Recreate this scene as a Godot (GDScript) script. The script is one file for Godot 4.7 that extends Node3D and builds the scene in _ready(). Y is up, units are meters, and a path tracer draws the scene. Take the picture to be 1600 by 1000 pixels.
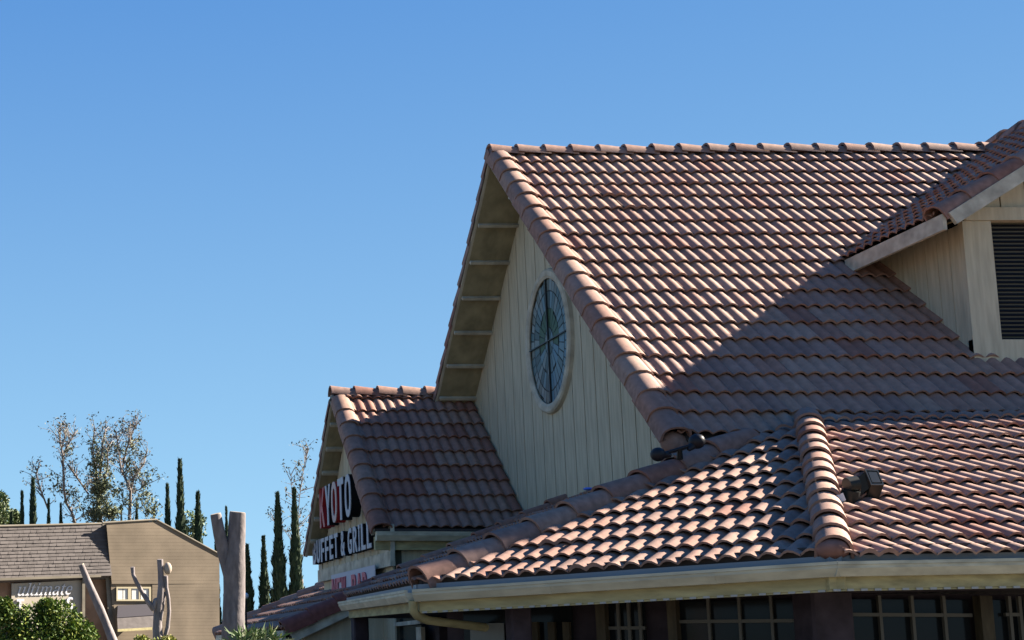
extends Node3D
# A tiled restaurant roof seen from its parking lot; metres, y up, the main ridge runs along x at z = 0.

const OY := 8.5                 # height of the main ridge above the ground
const CAM := Vector3(-6.6346, -6.7810, 18.2897)
const FOCAL := 2156.83          # in pixels of a 1600 x 1000 picture
const PPX := -31.70
const PPY := 719.02
var cam_x := Vector3(0.99946110, 0.00720338, -0.03202519)
var cam_y := Vector3(-0.00278564, 0.99071797, 0.13590492)
var cam_z := Vector3(0.03270691, -0.13574247, 0.99020414)

var rng := RandomNumberGenerator.new()
var used := {}
var M := {}
var tones: Array = []           # tile materials
var tone_lin: Array = []        # their linear colours
var shared_tiles := {}
var tiles_left := 300
var house: Node3D


func V(x: float, y: float, z: float) -> Vector3:
	return Vector3(x, y + OY, z)


# ------------------------------------------------------------------ naming
func numbered(called: String) -> String:
	used[called] = used.get(called, -1) + 1
	return called if used[called] == 0 else "%s_%03d" % [called, used[called]]


func tag(o: Node3D, label: String, category: String, group := "") -> Node3D:
	o.set_meta("label", label)
	o.set_meta("category", category)
	if group != "":
		o.set_meta("group", group)
	return o


func thing(called: String, label: String, category: String, at := Vector3.ZERO, group := "") -> Node3D:
	var o := Node3D.new()
	o.name = numbered(called)
	add_child(o)
	o.position = at
	return tag(o, label, category, group)


func obj(called: String, what, mat: Material, parent: Node = self) -> MeshInstance3D:
	var mi := MeshInstance3D.new()
	if what is SurfaceTool:
		mi.mesh = what.commit()
	else:
		mi.mesh = what
	mi.material_override = mat
	if parent == self:
		mi.name = numbered(called)
		parent.add_child(mi)
	else:
		mi.name = called
		parent.add_child(mi, true)
	if parent is Node3D and parent != self:
		mi.position = Vector3.ZERO
	return mi


# ------------------------------------------------------------------ shapes
func mb() -> SurfaceTool:
	var st := SurfaceTool.new()
	st.begin(Mesh.PRIMITIVE_TRIANGLES)
	return st


func tri(st: SurfaceTool, a: Vector3, b: Vector3, c: Vector3, n: Vector3) -> void:
	if (b - a).cross(c - a).dot(n) > 0.0:
		var t := b
		b = c
		c = t
	for p in [a, b, c]:
		st.set_normal(n)
		st.add_vertex(p)


func face(st: SurfaceTool, pts: Array, hint: Vector3) -> void:
	var n := Vector3.ZERO
	for i in pts.size():
		n += (pts[i] as Vector3).cross(pts[(i + 1) % pts.size()])
	if n.length() < 1e-12:
		return
	n = n.normalized()
	if n.dot(hint) < 0.0:
		n = -n
	for i in range(1, pts.size() - 1):
		tri(st, pts[0], pts[i], pts[i + 1], n)


func prism(st: SurfaceTool, pts: Array, ex: Vector3) -> void:
	var c := Vector3.ZERO
	for p in pts:
		c += p
	c = c / pts.size() + ex * 0.5
	var top: Array = []
	for p in pts:
		top.append(p + ex)
	face(st, pts, -ex)
	face(st, top, ex)
	for i in pts.size():
		var j := (i + 1) % pts.size()
		var mid: Vector3 = (pts[i] + pts[j]) * 0.5 + ex * 0.5
		face(st, [pts[i], pts[j], top[j], top[i]], mid - c)


func slab(st: SurfaceTool, o: Vector3, a: Vector3, b: Vector3, c: Vector3) -> void:
	prism(st, [o, o + a, o + a + b, o + b], c)


func box(st: SurfaceTool, lo: Vector3, hi: Vector3) -> void:
	slab(st, lo, Vector3(hi.x - lo.x, 0, 0), Vector3(0, hi.y - lo.y, 0), Vector3(0, 0, hi.z - lo.z))


# a box with its long edges chamfered, from lo to hi
func soft_box(st: SurfaceTool, lo: Vector3, hi: Vector3, ch: float) -> void:
	var c := minf(ch, minf(hi.x - lo.x, hi.z - lo.z) * 0.45)
	var pts: Array = []
	for p in [[lo.x + c, lo.z], [hi.x - c, lo.z], [hi.x, lo.z + c], [hi.x, hi.z - c], [hi.x - c, hi.z], [lo.x + c, hi.z], [lo.x, hi.z - c], [lo.x, lo.z + c]]:
		pts.append(Vector3(p[0], lo.y, p[1]))
	prism(st, pts, Vector3(0, hi.y - lo.y, 0))


func tube(st: SurfaceTool, path: Array, radii: Array, sides := 8, wob := 0.0) -> void:
	var rings: Array = []
	var norms: Array = []
	var ref := Vector3(0.3, 0.2, 1).normalized()
	for i in path.size():
		var d: Vector3
		if i == 0:
			d = path[1] - path[0]
		elif i == path.size() - 1:
			d = path[i] - path[i - 1]
		else:
			d = (path[i + 1] - path[i]).normalized() + (path[i] - path[i - 1]).normalized()
		d = d.normalized()
		var u := d.cross(ref).normalized()
		if d.cross(ref).length() < 0.05:
			u = d.cross(Vector3.RIGHT).normalized()
		var w := d.cross(u).normalized()
		var ring: Array = []
		var nn: Array = []
		for k in sides:
			var a := TAU * k / sides
			var dir := u * cos(a) + w * sin(a)
			ring.append(path[i] + dir * (radii[i] as float) * (1.0 + wob * rng.randf_range(-1, 1)))
			nn.append(dir)
		rings.append(ring)
		norms.append(nn)
	for i in path.size() - 1:
		for k in sides:
			var l := (k + 1) % sides
			var q := [[rings[i][k], norms[i][k]], [rings[i][l], norms[i][l]], [rings[i + 1][l], norms[i + 1][l]], [rings[i + 1][k], norms[i + 1][k]]]
			for t in [[0, 1, 2], [0, 2, 3]]:
				var a: Vector3 = q[t[0]][0]
				var b: Vector3 = q[t[1]][0]
				var c: Vector3 = q[t[2]][0]
				var n: Vector3 = q[t[0]][1] + q[t[1]][1] + q[t[2]][1]
				var order: Array = t if (b - a).cross(c - a).dot(n) <= 0.0 else [t[0], t[2], t[1]]
				for k2 in order:
					st.set_normal(q[k2][1])
					st.add_vertex(q[k2][0])
	face(st, rings[0], path[0] - path[1])
	face(st, rings[-1], path[-1] - path[-2])


func ball(st: SurfaceTool, c: Vector3, r: Vector3, seg := 14, rings := 9) -> void:
	for i in rings:
		for k in seg:
			var p: Array = []
			for t in [[i, k], [i, k + 1], [i + 1, k + 1], [i + 1, k]]:
				var th: float = PI * t[0] / rings
				var ph: float = TAU * t[1] / seg
				p.append(Vector3(sin(th) * cos(ph), cos(th), sin(th) * sin(ph)))
			for t in [[0, 1, 2], [0, 2, 3]]:
				var a: Vector3 = p[t[0]]
				var b: Vector3 = p[t[1]]
				var d: Vector3 = p[t[2]]
				if (b - a).cross(d - a).length() < 1e-9:
					continue
				var o: Array = t if (b - a).cross(d - a).dot(a + b + d) <= 0.0 else [t[0], t[2], t[1]]
				for k2 in o:
					st.set_normal((p[k2] / r).normalized())
					st.add_vertex(c + p[k2] * r)


# a place at a distance in front of where the photographer stood
func spot(x: float, y: float, d: float) -> Vector3:
	return V(CAM.x, CAM.y, CAM.z) + (cam_x * ((x - PPX) / FOCAL) - cam_y * ((y - PPY) / FOCAL) - cam_z) * d


# ------------------------------------------------------------------ materials
func noise_tex(freq: float, lo: float, hi: float, seed_: int, size := 512, octaves := 4, as_normal := false, strength := 2.0) -> NoiseTexture2D:
	var n := FastNoiseLite.new()
	n.seed = seed_
	n.noise_type = FastNoiseLite.TYPE_SIMPLEX_SMOOTH
	n.frequency = freq
	n.fractal_octaves = octaves
	var t := NoiseTexture2D.new()
	t.width = size
	t.height = size
	t.seamless = true
	t.noise = n
	if as_normal:
		t.as_normal_map = true
		t.bump_strength = strength
	else:
		var g := Gradient.new()
		g.set_color(0, Color(lo, lo, lo))
		g.set_color(1, Color(hi, hi, hi))
		t.color_ramp = g
	return t


func lin(r: float, g: float, b: float) -> Color:
	return Color(r, g, b).linear_to_srgb()


func mat(c: Color, rough := 0.85, tex: Texture2D = null, scale := Vector3.ONE, nrm: Texture2D = null, nstr := 0.5) -> StandardMaterial3D:
	var m := StandardMaterial3D.new()
	m.albedo_color = c
	m.roughness = rough
	m.metallic_specular = 0.3
	if tex or nrm:
		m.uv1_triplanar = true
		m.uv1_world_triplanar = true
		m.uv1_scale = scale
		m.albedo_texture = tex
		if nrm:
			m.normal_enabled = true
			m.normal_texture = nrm
			m.normal_scale = nstr
	return m


func make_materials() -> void:
	var grain := noise_tex(0.007, 0.74, 1.0, 3, 512, 6)
	var grain_n := noise_tex(0.06, 0, 1, 5, 512, 4, true, 3.0)
	var soft := noise_tex(0.008, 0.72, 1.0, 9, 512, 5)
	var board_tex := noise_tex(0.012, 0.86, 1.0, 31, 512, 5)
	var bark := noise_tex(0.014, 0.66, 1.0, 21, 512, 6)
	var bark_n := noise_tex(0.03, 0, 1, 22, 512, 4, true, 6.0)
	tone_lin = [
		Vector3(0.46, 0.335, 0.265), Vector3(0.45, 0.30, 0.235), Vector3(0.43, 0.265, 0.205), Vector3(0.49, 0.385, 0.315),
		Vector3(0.41, 0.285, 0.235), Vector3(0.38, 0.225, 0.175), Vector3(0.35, 0.26, 0.225), Vector3(0.44, 0.32, 0.27),
		Vector3(0.33, 0.155, 0.115), Vector3(0.30, 0.215, 0.19)]
	for i in tone_lin.size():
		tone_lin[i] = tone_lin[i].lerp(Vector3(0.42, 0.30, 0.245), 0.35) * Vector3(0.75, 0.65, 0.62)
	for c in tone_lin:
		tones.append(mat(lin(c.x, c.y, c.z), 0.8, grain, Vector3(2.3, 2.3, 2.3), grain_n, 0.35))
	var tv := mat(Color.WHITE, 0.8, grain, Vector3(2.3, 2.3, 2.3), grain_n, 0.35)
	tv.vertex_color_use_as_albedo = true
	M.tile_v = tv
	M.deck = mat(lin(0.05, 0.042, 0.04), 0.95)
	M.redtile = mat(lin(0.216, 0.072, 0.054), 0.6, grain, Vector3(2.3, 2.3, 2.3), grain_n, 0.5)
	M.cream = mat(lin(0.4869, 0.4338, 0.3078), 0.8, board_tex, Vector3(2.2, 0.22, 2.2), grain_n, 0.12)
	M.trim = mat(lin(0.5355, 0.4923, 0.3810), 0.7, soft, Vector3(0.9, 0.9, 0.9))
	M.groove = mat(lin(0.07, 0.065, 0.045), 0.9)
	M.gutter = mat(lin(0.559, 0.512, 0.369), 0.5, soft, Vector3(0.7, 2.0, 0.7))
	M.gutter_in = mat(lin(0.18, 0.20, 0.22), 0.6)
	M.fascia = mat(lin(0.451, 0.396, 0.207), 0.75, soft, Vector3(0.8, 2.5, 0.8))
	M.soffit = mat(lin(0.3534, 0.3064, 0.1851), 0.85, soft, Vector3(0.9, 0.9, 0.9))
	M.white = mat(lin(0.590, 0.590, 0.590), 0.5)
	M.wood = mat(lin(0.075, 0.06, 0.036), 0.7, bark, Vector3(2, 0.4, 2))
	M.muntin = mat(lin(0.085, 0.08, 0.065), 0.6)
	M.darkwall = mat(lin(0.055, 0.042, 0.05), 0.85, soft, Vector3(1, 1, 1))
	M.black = mat(lin(0.012, 0.012, 0.015), 0.45)
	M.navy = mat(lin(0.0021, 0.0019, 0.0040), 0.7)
	M.lamp = mat(lin(0.0143, 0.0169, 0.0156), 0.42)
	M.lampgrey = mat(lin(0.14, 0.15, 0.14), 0.45)
	M.came = mat(lin(0.03, 0.035, 0.035), 0.4)
	M.signred = mat(lin(0.30, 0.018, 0.02), 0.4)
	M.signwhite = mat(lin(0.3159, 0.3159, 0.3456), 0.45)
	M.signdull = mat(lin(0.42, 0.30, 0.27), 0.5)
	M.bannerred = mat(lin(0.42, 0.11, 0.13), 0.6)
	M.banner = mat(lin(0.3791, 0.3791, 0.4165), 0.6)
	M.ground = mat(lin(0.135, 0.125, 0.112), 0.95, grain, Vector3(0.5, 0.5, 0.5))
	M.bark = mat(lin(0.1860, 0.1648, 0.1647), 0.85, bark, Vector3(2.6, 0.9, 2.6), bark_n, 0.35)
	M.palebark = mat(lin(0.2416, 0.2130, 0.2113), 0.8, bark, Vector3(2.6, 0.8, 2.6), bark_n, 0.3)
	M.cut = mat(lin(0.360, 0.302, 0.245), 0.85, grain, Vector3(3, 3, 3))
	M.twig = mat(lin(0.1600, 0.1403, 0.1275), 0.9)
	M.shingle = mat(lin(0.0941, 0.0838, 0.0804), 0.95, grain, Vector3(0.55, 0.9, 0.55), grain_n, 0.6)
	M.siding = mat(lin(0.1944, 0.1567, 0.1144), 0.9, soft, Vector3(0.1, 0.08, 0.1))
	M.siding_pale = mat(lin(0.1740, 0.1545, 0.1221), 0.9, soft, Vector3(0.12, 0.3, 0.12))
	M.siding_brown = mat(lin(0.2736, 0.1692, 0.1098), 0.9, soft, Vector3(0.2, 0.2, 0.2))
	M.signdull2 = mat(lin(0.2990, 0.2990, 0.2860), 0.6)
	M.blue = mat(lin(0.06, 0.14, 0.5), 0.4)
	var leaf := mat(Color.WHITE, 0.6)
	leaf.vertex_color_use_as_albedo = true
	leaf.backlight_enabled = true
	leaf.backlight = Color(0.35, 0.4, 0.2)
	leaf.cull_mode = BaseMaterial3D.CULL_DISABLED
	M.leaf = leaf
	var dry := mat(Color.WHITE, 0.95)
	dry.metallic_specular = 0.05
	dry.vertex_color_use_as_albedo = true
	dry.cull_mode = BaseMaterial3D.CULL_DISABLED
	M.dry = dry
	var needle := mat(Color.WHITE, 0.85)
	needle.vertex_color_use_as_albedo = true
	needle.cull_mode = BaseMaterial3D.CULL_DISABLED
	M.needle = needle
	var g := mat(lin(0.010, 0.012, 0.013), 0.12)
	g.metallic_specular = 0.25
	M.glass = g
	for k in 8:
		var c: Array = [[0.07, 0.095, 0.10], [0.09, 0.13, 0.14], [0.12, 0.18, 0.21], [0.17, 0.19, 0.19], [0.05, 0.085, 0.05], [0.20, 0.22, 0.22], [0.10, 0.17, 0.22], [0.14, 0.15, 0.14]][k]
		var s := mat(lin(c[0] * 1.0, c[1] * 1.08, c[2] * 1.05), 0.35)
		s.metallic_specular = 0.2
		M["stain%d" % k] = s


# ------------------------------------------------------------------ roof tiles
# A plane: o at its lower right or upper left corner, u along the eave, s up the slope, n out of it.
func plane(o: Vector3, u: Vector3, s: Vector3) -> Dictionary:
	u = u.normalized()
	s = (s - u * s.dot(u)).normalized()
	var n := u.cross(s)
	if n.y < 0.0:
		n = -n
	return {"o": o, "u": u, "s": s, "n": n}


func on(f: Dictionary, u: float, v: float, h := 0.0) -> Vector3:
	return f.o + f.u * u + f.s * v + f.n * h


const PX := [-1.0, -0.88, -0.75, -0.55, -0.31, -0.11]      # of one barrel, in barrel widths
const PH := [0.0, 0.013, 0.030, 0.040, 0.032, 0.010]


func span_of(poly: Array, u: float) -> Array:
	var lo := INF
	var hi := -INF
	for i in poly.size():
		var a: Vector2 = poly[i]
		var b: Vector2 = poly[(i + 1) % poly.size()]
		if (a.x <= u and b.x > u) or (b.x <= u and a.x > u):
			var v := a.y + (b.y - a.y) * (u - a.x) / (b.x - a.x)
			lo = minf(lo, v)
			hi = maxf(hi, v)
	return [lo, hi]


# one interlocking tile of two barrels, its lower right corner at (u, v) of the plane; writes into arrays; returns 0 none, 1 cut, 2 whole
func tile_into(out: Dictionary, f: Dictionary, u: float, v: float, P: float, E: float, poly: Array, lift: float, yaw: float, dry := false) -> int:
	var xs: Array = []
	var hs: Array = []
	for b in [-1.0, 0.0]:
		for i in PX.size():
			xs.append((b + PX[i]) * P)
			hs.append(PH[i] * P / 0.1525)
	xs.append(0.0)
	hs.append(0.0)
	var L := E + 0.06
	var whole := true
	var any := false
	var cols: Array = []
	for j in xs.size():
		var lo := v
		var hi := v + L
		if poly.size() > 0:
			var sp := span_of(poly, u + xs[j])
			lo = maxf(lo, sp[0])
			hi = minf(hi, sp[1])
			if lo > v + 0.001 or hi < v + L - 0.08:
				whole = false
		if hi - lo > 0.02:
			cols.append([lo, hi])
		else:
			cols.append([])
			whole = false
	any = false
	for j in xs.size() - 1:
		if not cols[j].is_empty() and not cols[j + 1].is_empty():
			any = true
	if not any:
		return 0
	if dry:
		return 2 if whole else 1
	var th := 0.019 + lift
	for j in xs.size() - 1:
		if cols[j].is_empty() or cols[j + 1].is_empty():
			continue
		var pts: Array = []
		var nor: Array = []
		for t in [[j, 0], [j + 1, 0], [j + 1, 1], [j, 1]]:
			var jj: int = t[0]
			var vv: float = cols[jj][t[1]]
			var slope: float = (hs[mini(jj + 1, xs.size() - 1)] - hs[maxi(jj - 1, 0)]) / (xs[mini(jj + 1, xs.size() - 1)] - xs[maxi(jj - 1, 0)])
			if jj == 0 or jj == xs.size() - 1:
				slope = 0.0
			var h: float = hs[jj] - (vv - v) / E * 0.042 + lift * (1.0 - (vv - v) / L)
			pts.append(on(f, u + xs[jj] + yaw * (vv - v), vv, h))
			nor.append((f.n - f.u * slope).normalized())
		quad_into(out, pts, nor)
		if cols[j][0] <= v + 0.001 and cols[j + 1][0] <= v + 0.001:
			var a: Vector3 = pts[0]
			var b: Vector3 = pts[1]
			var d: Vector3 = -f.n * th
			quad_into(out, [a, b, b + d, a + d], [-f.s, -f.s, -f.s, -f.s])
	return 2 if whole else 1


func quad_into(out: Dictionary, p: Array, n: Array) -> void:
	var base: int = out.v.size()
	for i in 4:
		out.v.append(p[i])
		out.n.append(n[i])
		if out.has("c"):
			out.c.append(out.tone)
	var nn: Vector3 = n[0] + n[1] + n[2] + n[3]
	if (p[1] - p[0]).cross(p[2] - p[0]).dot(nn) <= 0.0:
		out.i.append_array([base, base + 1, base + 2, base, base + 2, base + 3])
	else:
		out.i.append_array([base, base + 2, base + 1, base, base + 3, base + 2])


func arrays(colored := false) -> Dictionary:
	var d := {"v": PackedVector3Array(), "n": PackedVector3Array(), "i": PackedInt32Array()}
	if colored:
		d.c = PackedColorArray()
		d.tone = Color.WHITE
	return d


func mesh_of(d: Dictionary) -> ArrayMesh:
	var a: Array = []
	a.resize(Mesh.ARRAY_MAX)
	a[Mesh.ARRAY_VERTEX] = d.v
	a[Mesh.ARRAY_NORMAL] = d.n
	a[Mesh.ARRAY_INDEX] = d.i
	if d.has("c"):
		a[Mesh.ARRAY_COLOR] = d.c
	var m := ArrayMesh.new()
	m.add_surface_from_arrays(Mesh.PRIMITIVE_TRIANGLES, a)
	return m


func pick_tone(redness: float) -> int:
	if rng.randf() < redness:
		return [5, 8, 2][rng.randi() % 3]
	var r := rng.randf()
	if r < 0.07:
		return 8 if rng.randf() < 0.3 else 5
	return [0, 1, 2, 3, 4, 6, 7, 7, 0, 1, 4, 9][rng.randi() % 12]


# lays tiles over a plane; singles: how many of them may become parts of their own
func lay(roof: Node3D, f: Dictionary, poly: Array, P: float, E: float, u0: float, v0: float, rows: int, ulo: float, uhi: float, skew: float, singles: int, redness := 0.0, skip = null, first_single_row := 0) -> void:
	var mass := arrays(true)
	var key := "%.4f %.4f" % [P, E]
	if not shared_tiles.has(key):
		var ff := {"o": Vector3.ZERO, "u": Vector3.RIGHT, "s": Vector3(0, 0, -1), "n": Vector3.UP}
		var d := arrays()
		tile_into(d, ff, 0, 0, P, E, [], 0.0, 0.0)
		shared_tiles[key] = mesh_of(d)
	for r in rows:
		var v := v0 + r * E
		var shift := u0 + skew * r + (P if r % 2 == 1 else 0.0)
		var k0 := int(floor((ulo - shift) / (2 * P)))
		var k1 := int(ceil((uhi - shift) / (2 * P)))
		for k in range(k0, k1 + 2):
			var u := shift + 2 * P * k
			if skip != null and skip.call(u - P, v + E * 0.5):
				continue
			var lift := maxf(0.0, rng.randfn(0.0, 0.003))
			var yaw := rng.randfn(0.0, 0.005)
			if rng.randf() < 0.02:
				lift += 0.018
				yaw += rng.randf_range(-0.04, 0.04)
			var vj := v + rng.randfn(0.0, 0.006)
			var what := tile_into({}, f, u, vj, P, E, poly, lift, yaw, true)
			if what == 0:
				continue
			var tn := pick_tone(redness)
			if singles > 0 and tiles_left > 0 and r >= first_single_row:
				var mi: MeshInstance3D
				if what == 2 and lift < 0.012:
					mi = obj("roof_tile", shared_tiles[key], tones[tn], roof)
					var b := Basis(f.u, f.n, -f.s) * Basis(Vector3.UP, -yaw)
					mi.transform = Transform3D(b, on(f, u, vj, lift * 0.5))
				else:
					var d := arrays()
					tile_into(d, f, u, vj, P, E, poly, lift, yaw)
					mi = obj("roof_tile", mesh_of(d), tones[tn], roof)
				singles -= 1
				tiles_left -= 1
			else:
				var c: Vector3 = tone_lin[tn]
				mass.tone = Color(c.x, c.y, c.z)
				tile_into(mass, f, u, vj, P, E, poly, lift, yaw)
	if mass.v.size() > 0:
		var mm := obj("roof_tiles", mesh_of(mass), M.tile_v, roof)
		mm.set_meta("kind", "stuff")


# a rounded capping tile: cross section prof (x across, y out), lying along dir from its butt
func cap_mesh(prof: Array, L: float, shrink: float, sink: float, thick: float) -> ArrayMesh:
	var d := arrays()
	var n := prof.size()
	var nor: Array = []
	for i in n:
		var a: Vector2 = prof[maxi(i - 1, 0)]
		var b: Vector2 = prof[mini(i + 1, n - 1)]
		var t := (b - a).normalized()
		nor.append(Vector3(-t.y, t.x, 0))
	for i in n - 1:
		var p: Array = []
		for t in [[i, 0], [i + 1, 0], [i + 1, 1], [i, 1]]:
			var q: Vector2 = prof[t[0]]
			if t[1] == 1:
				p.append(Vector3(q.x * shrink, q.y * shrink - sink, -L))
			else:
				p.append(Vector3(q.x, q.y, 0))
		quad_into(d, p, [nor[i], nor[i + 1], nor[i + 1], nor[i]])
		var a: Vector3 = p[0]
		var b: Vector3 = p[1]
		var ai: Vector3 = a - nor[i] * thick
		var bi: Vector3 = b - nor[i + 1] * thick
		quad_into(d, [a, b, bi, ai], [Vector3.BACK, Vector3.BACK, Vector3.BACK, Vector3.BACK])
		quad_into(d, [ai, bi, bi + Vector3(0, -0.01, -L * 0.5), ai + Vector3(0, -0.01, -L * 0.5)], [-nor[i], -nor[i + 1], -nor[i + 1], -nor[i]])
	return mesh_of(d)


# capping tiles in a row: from a towards b, each one's butt at its start
func caps(roof: Node3D, called: String, mesh: ArrayMesh, a: Vector3, b: Vector3, up: Vector3, step: float, redness: float, tone_list: Array = []) -> void:
	var dir := (b - a).normalized()
	var x := up.cross(-dir).normalized()
	var y := (-dir).cross(x).normalized()
	var count := int((b - a).length() / step + 0.5)
	for i in count:
		var tn := pick_tone(redness)
		var m: Material = tones[tn]
		if not tone_list.is_empty():
			m = tone_list[rng.randi() % tone_list.size()]
		var mi := obj(called, mesh, m, roof)
		var wob := Basis(y, rng.randfn(0, 0.012)) * Basis(dir, rng.randfn(0, 0.02))
		mi.transform = Transform3D(wob * Basis(x, y, -dir), a + dir * (i * step + rng.randfn(0, 0.006)) + y * rng.randfn(0, 0.003))


func arch(r: float, drop: float, n := 9, squash := 1.0) -> Array:
	var p: Array = [Vector2(r * 1.02, -drop)]
	for i in n:
		var a := PI * i / (n - 1)
		p.append(Vector2(cos(a) * r, sin(a) * r * squash))
	p.append(Vector2(-r * 1.02, -drop))
	p.reverse()
	return p


func hit(x: float, y: float, o: Vector3, n: Vector3) -> Vector3:
	var c := spot(0, 0, 0)
	var r := spot(x, y, 1) - c
	return c + r * (n.dot(o - c) / n.dot(r))


# ------------------------------------------------------------------ restaurant
func roof_deck(called: String, pts: Array, n: Vector3, thick := 0.04, m: Material = null) -> MeshInstance3D:
	var st := mb()
	var p: Array = []
	for q in pts:
		p.append(q - n * 0.07)
	prism(st, p, -n * thick)
	return obj(called, st, m if m else M.deck, house)


func board_strip(called: String, m: Material, a: Vector3, b: Vector3, out: Vector3, up: Vector3, o0: float, o1: float, h0: float, h1: float, parent: Node) -> MeshInstance3D:
	var st := mb()
	slab(st, a + out * o0 + up * h0, b - a, out * (o1 - o0), up * (h1 - h0))
	return obj(called, st, m, parent)


func eave_metal(a: Vector3, b: Vector3, out: Vector3, parent: Node, dashes := true) -> void:
	var up := Vector3.UP
	board_strip("flashing", M.gutter_in, a, b, out, up, -0.03, 0.01, -0.13, -0.05, parent)
	var st := mb()
	prism(st, [a + out * 0.0 - up * 0.21, a + out * 0.075 - up * 0.21, a + out * 0.11 - up * 0.15, a + out * 0.11 - up * 0.125, a - up * 0.125], b - a)
	var g := obj("gutter", st, M.gutter, parent)
	board_strip("gutter_lip", M.gutter, a, b, out, up, 0.088, 0.118, -0.124, -0.10, g)
	board_strip("fascia", M.fascia, a, b, out, up, -0.05, -0.012, -0.30, -0.132, parent)
	var dir := (b - a).normalized()
	var m := 0.55
	while m < (b - a).length() - 0.2:
		st = mb()
		slab(st, a + dir * m + out * 0.1 - up * 0.122, dir * 0.022, out * 0.014, up * 0.008)
		slab(st, a + dir * m + out * 0.01 - up * 0.1225, dir * 0.022, out * 0.09, up * 0.006)
		obj("gutter_strap", st, M.gutter, g)
		m += 0.82
	for q in [0.36, 0.74]:
		st = mb()
		var c: Vector3 = a.lerp(b, q)
		prism(st, [c + out * 0.0 - up * 0.213, c + out * 0.077 - up * 0.213, c + out * 0.1125 - up * 0.152, c + out * 0.1125 - up * 0.127, c - up * 0.124], dir * 0.045)
		obj("gutter_joint", st, M.gutter, g)
	if dashes:
		var n := int((b - a).length() / 0.1)
		var tr := board_strip("drip_strip", M.fascia, a, b, out, up, -0.045, -0.02, -0.315, -0.302, parent)
		for i in n:
			var p := a + (b - a) * ((i + 0.25) / n)
			var q := a + (b - a) * ((i + 0.72) / n)
			board_strip("drip_tooth", M.signdull2, p, q, out, up, -0.018, -0.008, -0.315, -0.299, tr)


func gable_caps(roof: Node3D, called: String, x: float, top: Vector2, len_v: float, side: float, mesh: ArrayMesh, step: float, red: float) -> void:
	# side +1: the slope towards the viewer, -1: the far slope
	var s := Vector3(0, 1, -side).normalized()
	var n := Vector3(0, 1, side).normalized()
	var t := V(x, top.x, top.y)
	caps(roof, called, mesh, t - s * len_v, t - s * 0.10, n, step, red)


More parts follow.
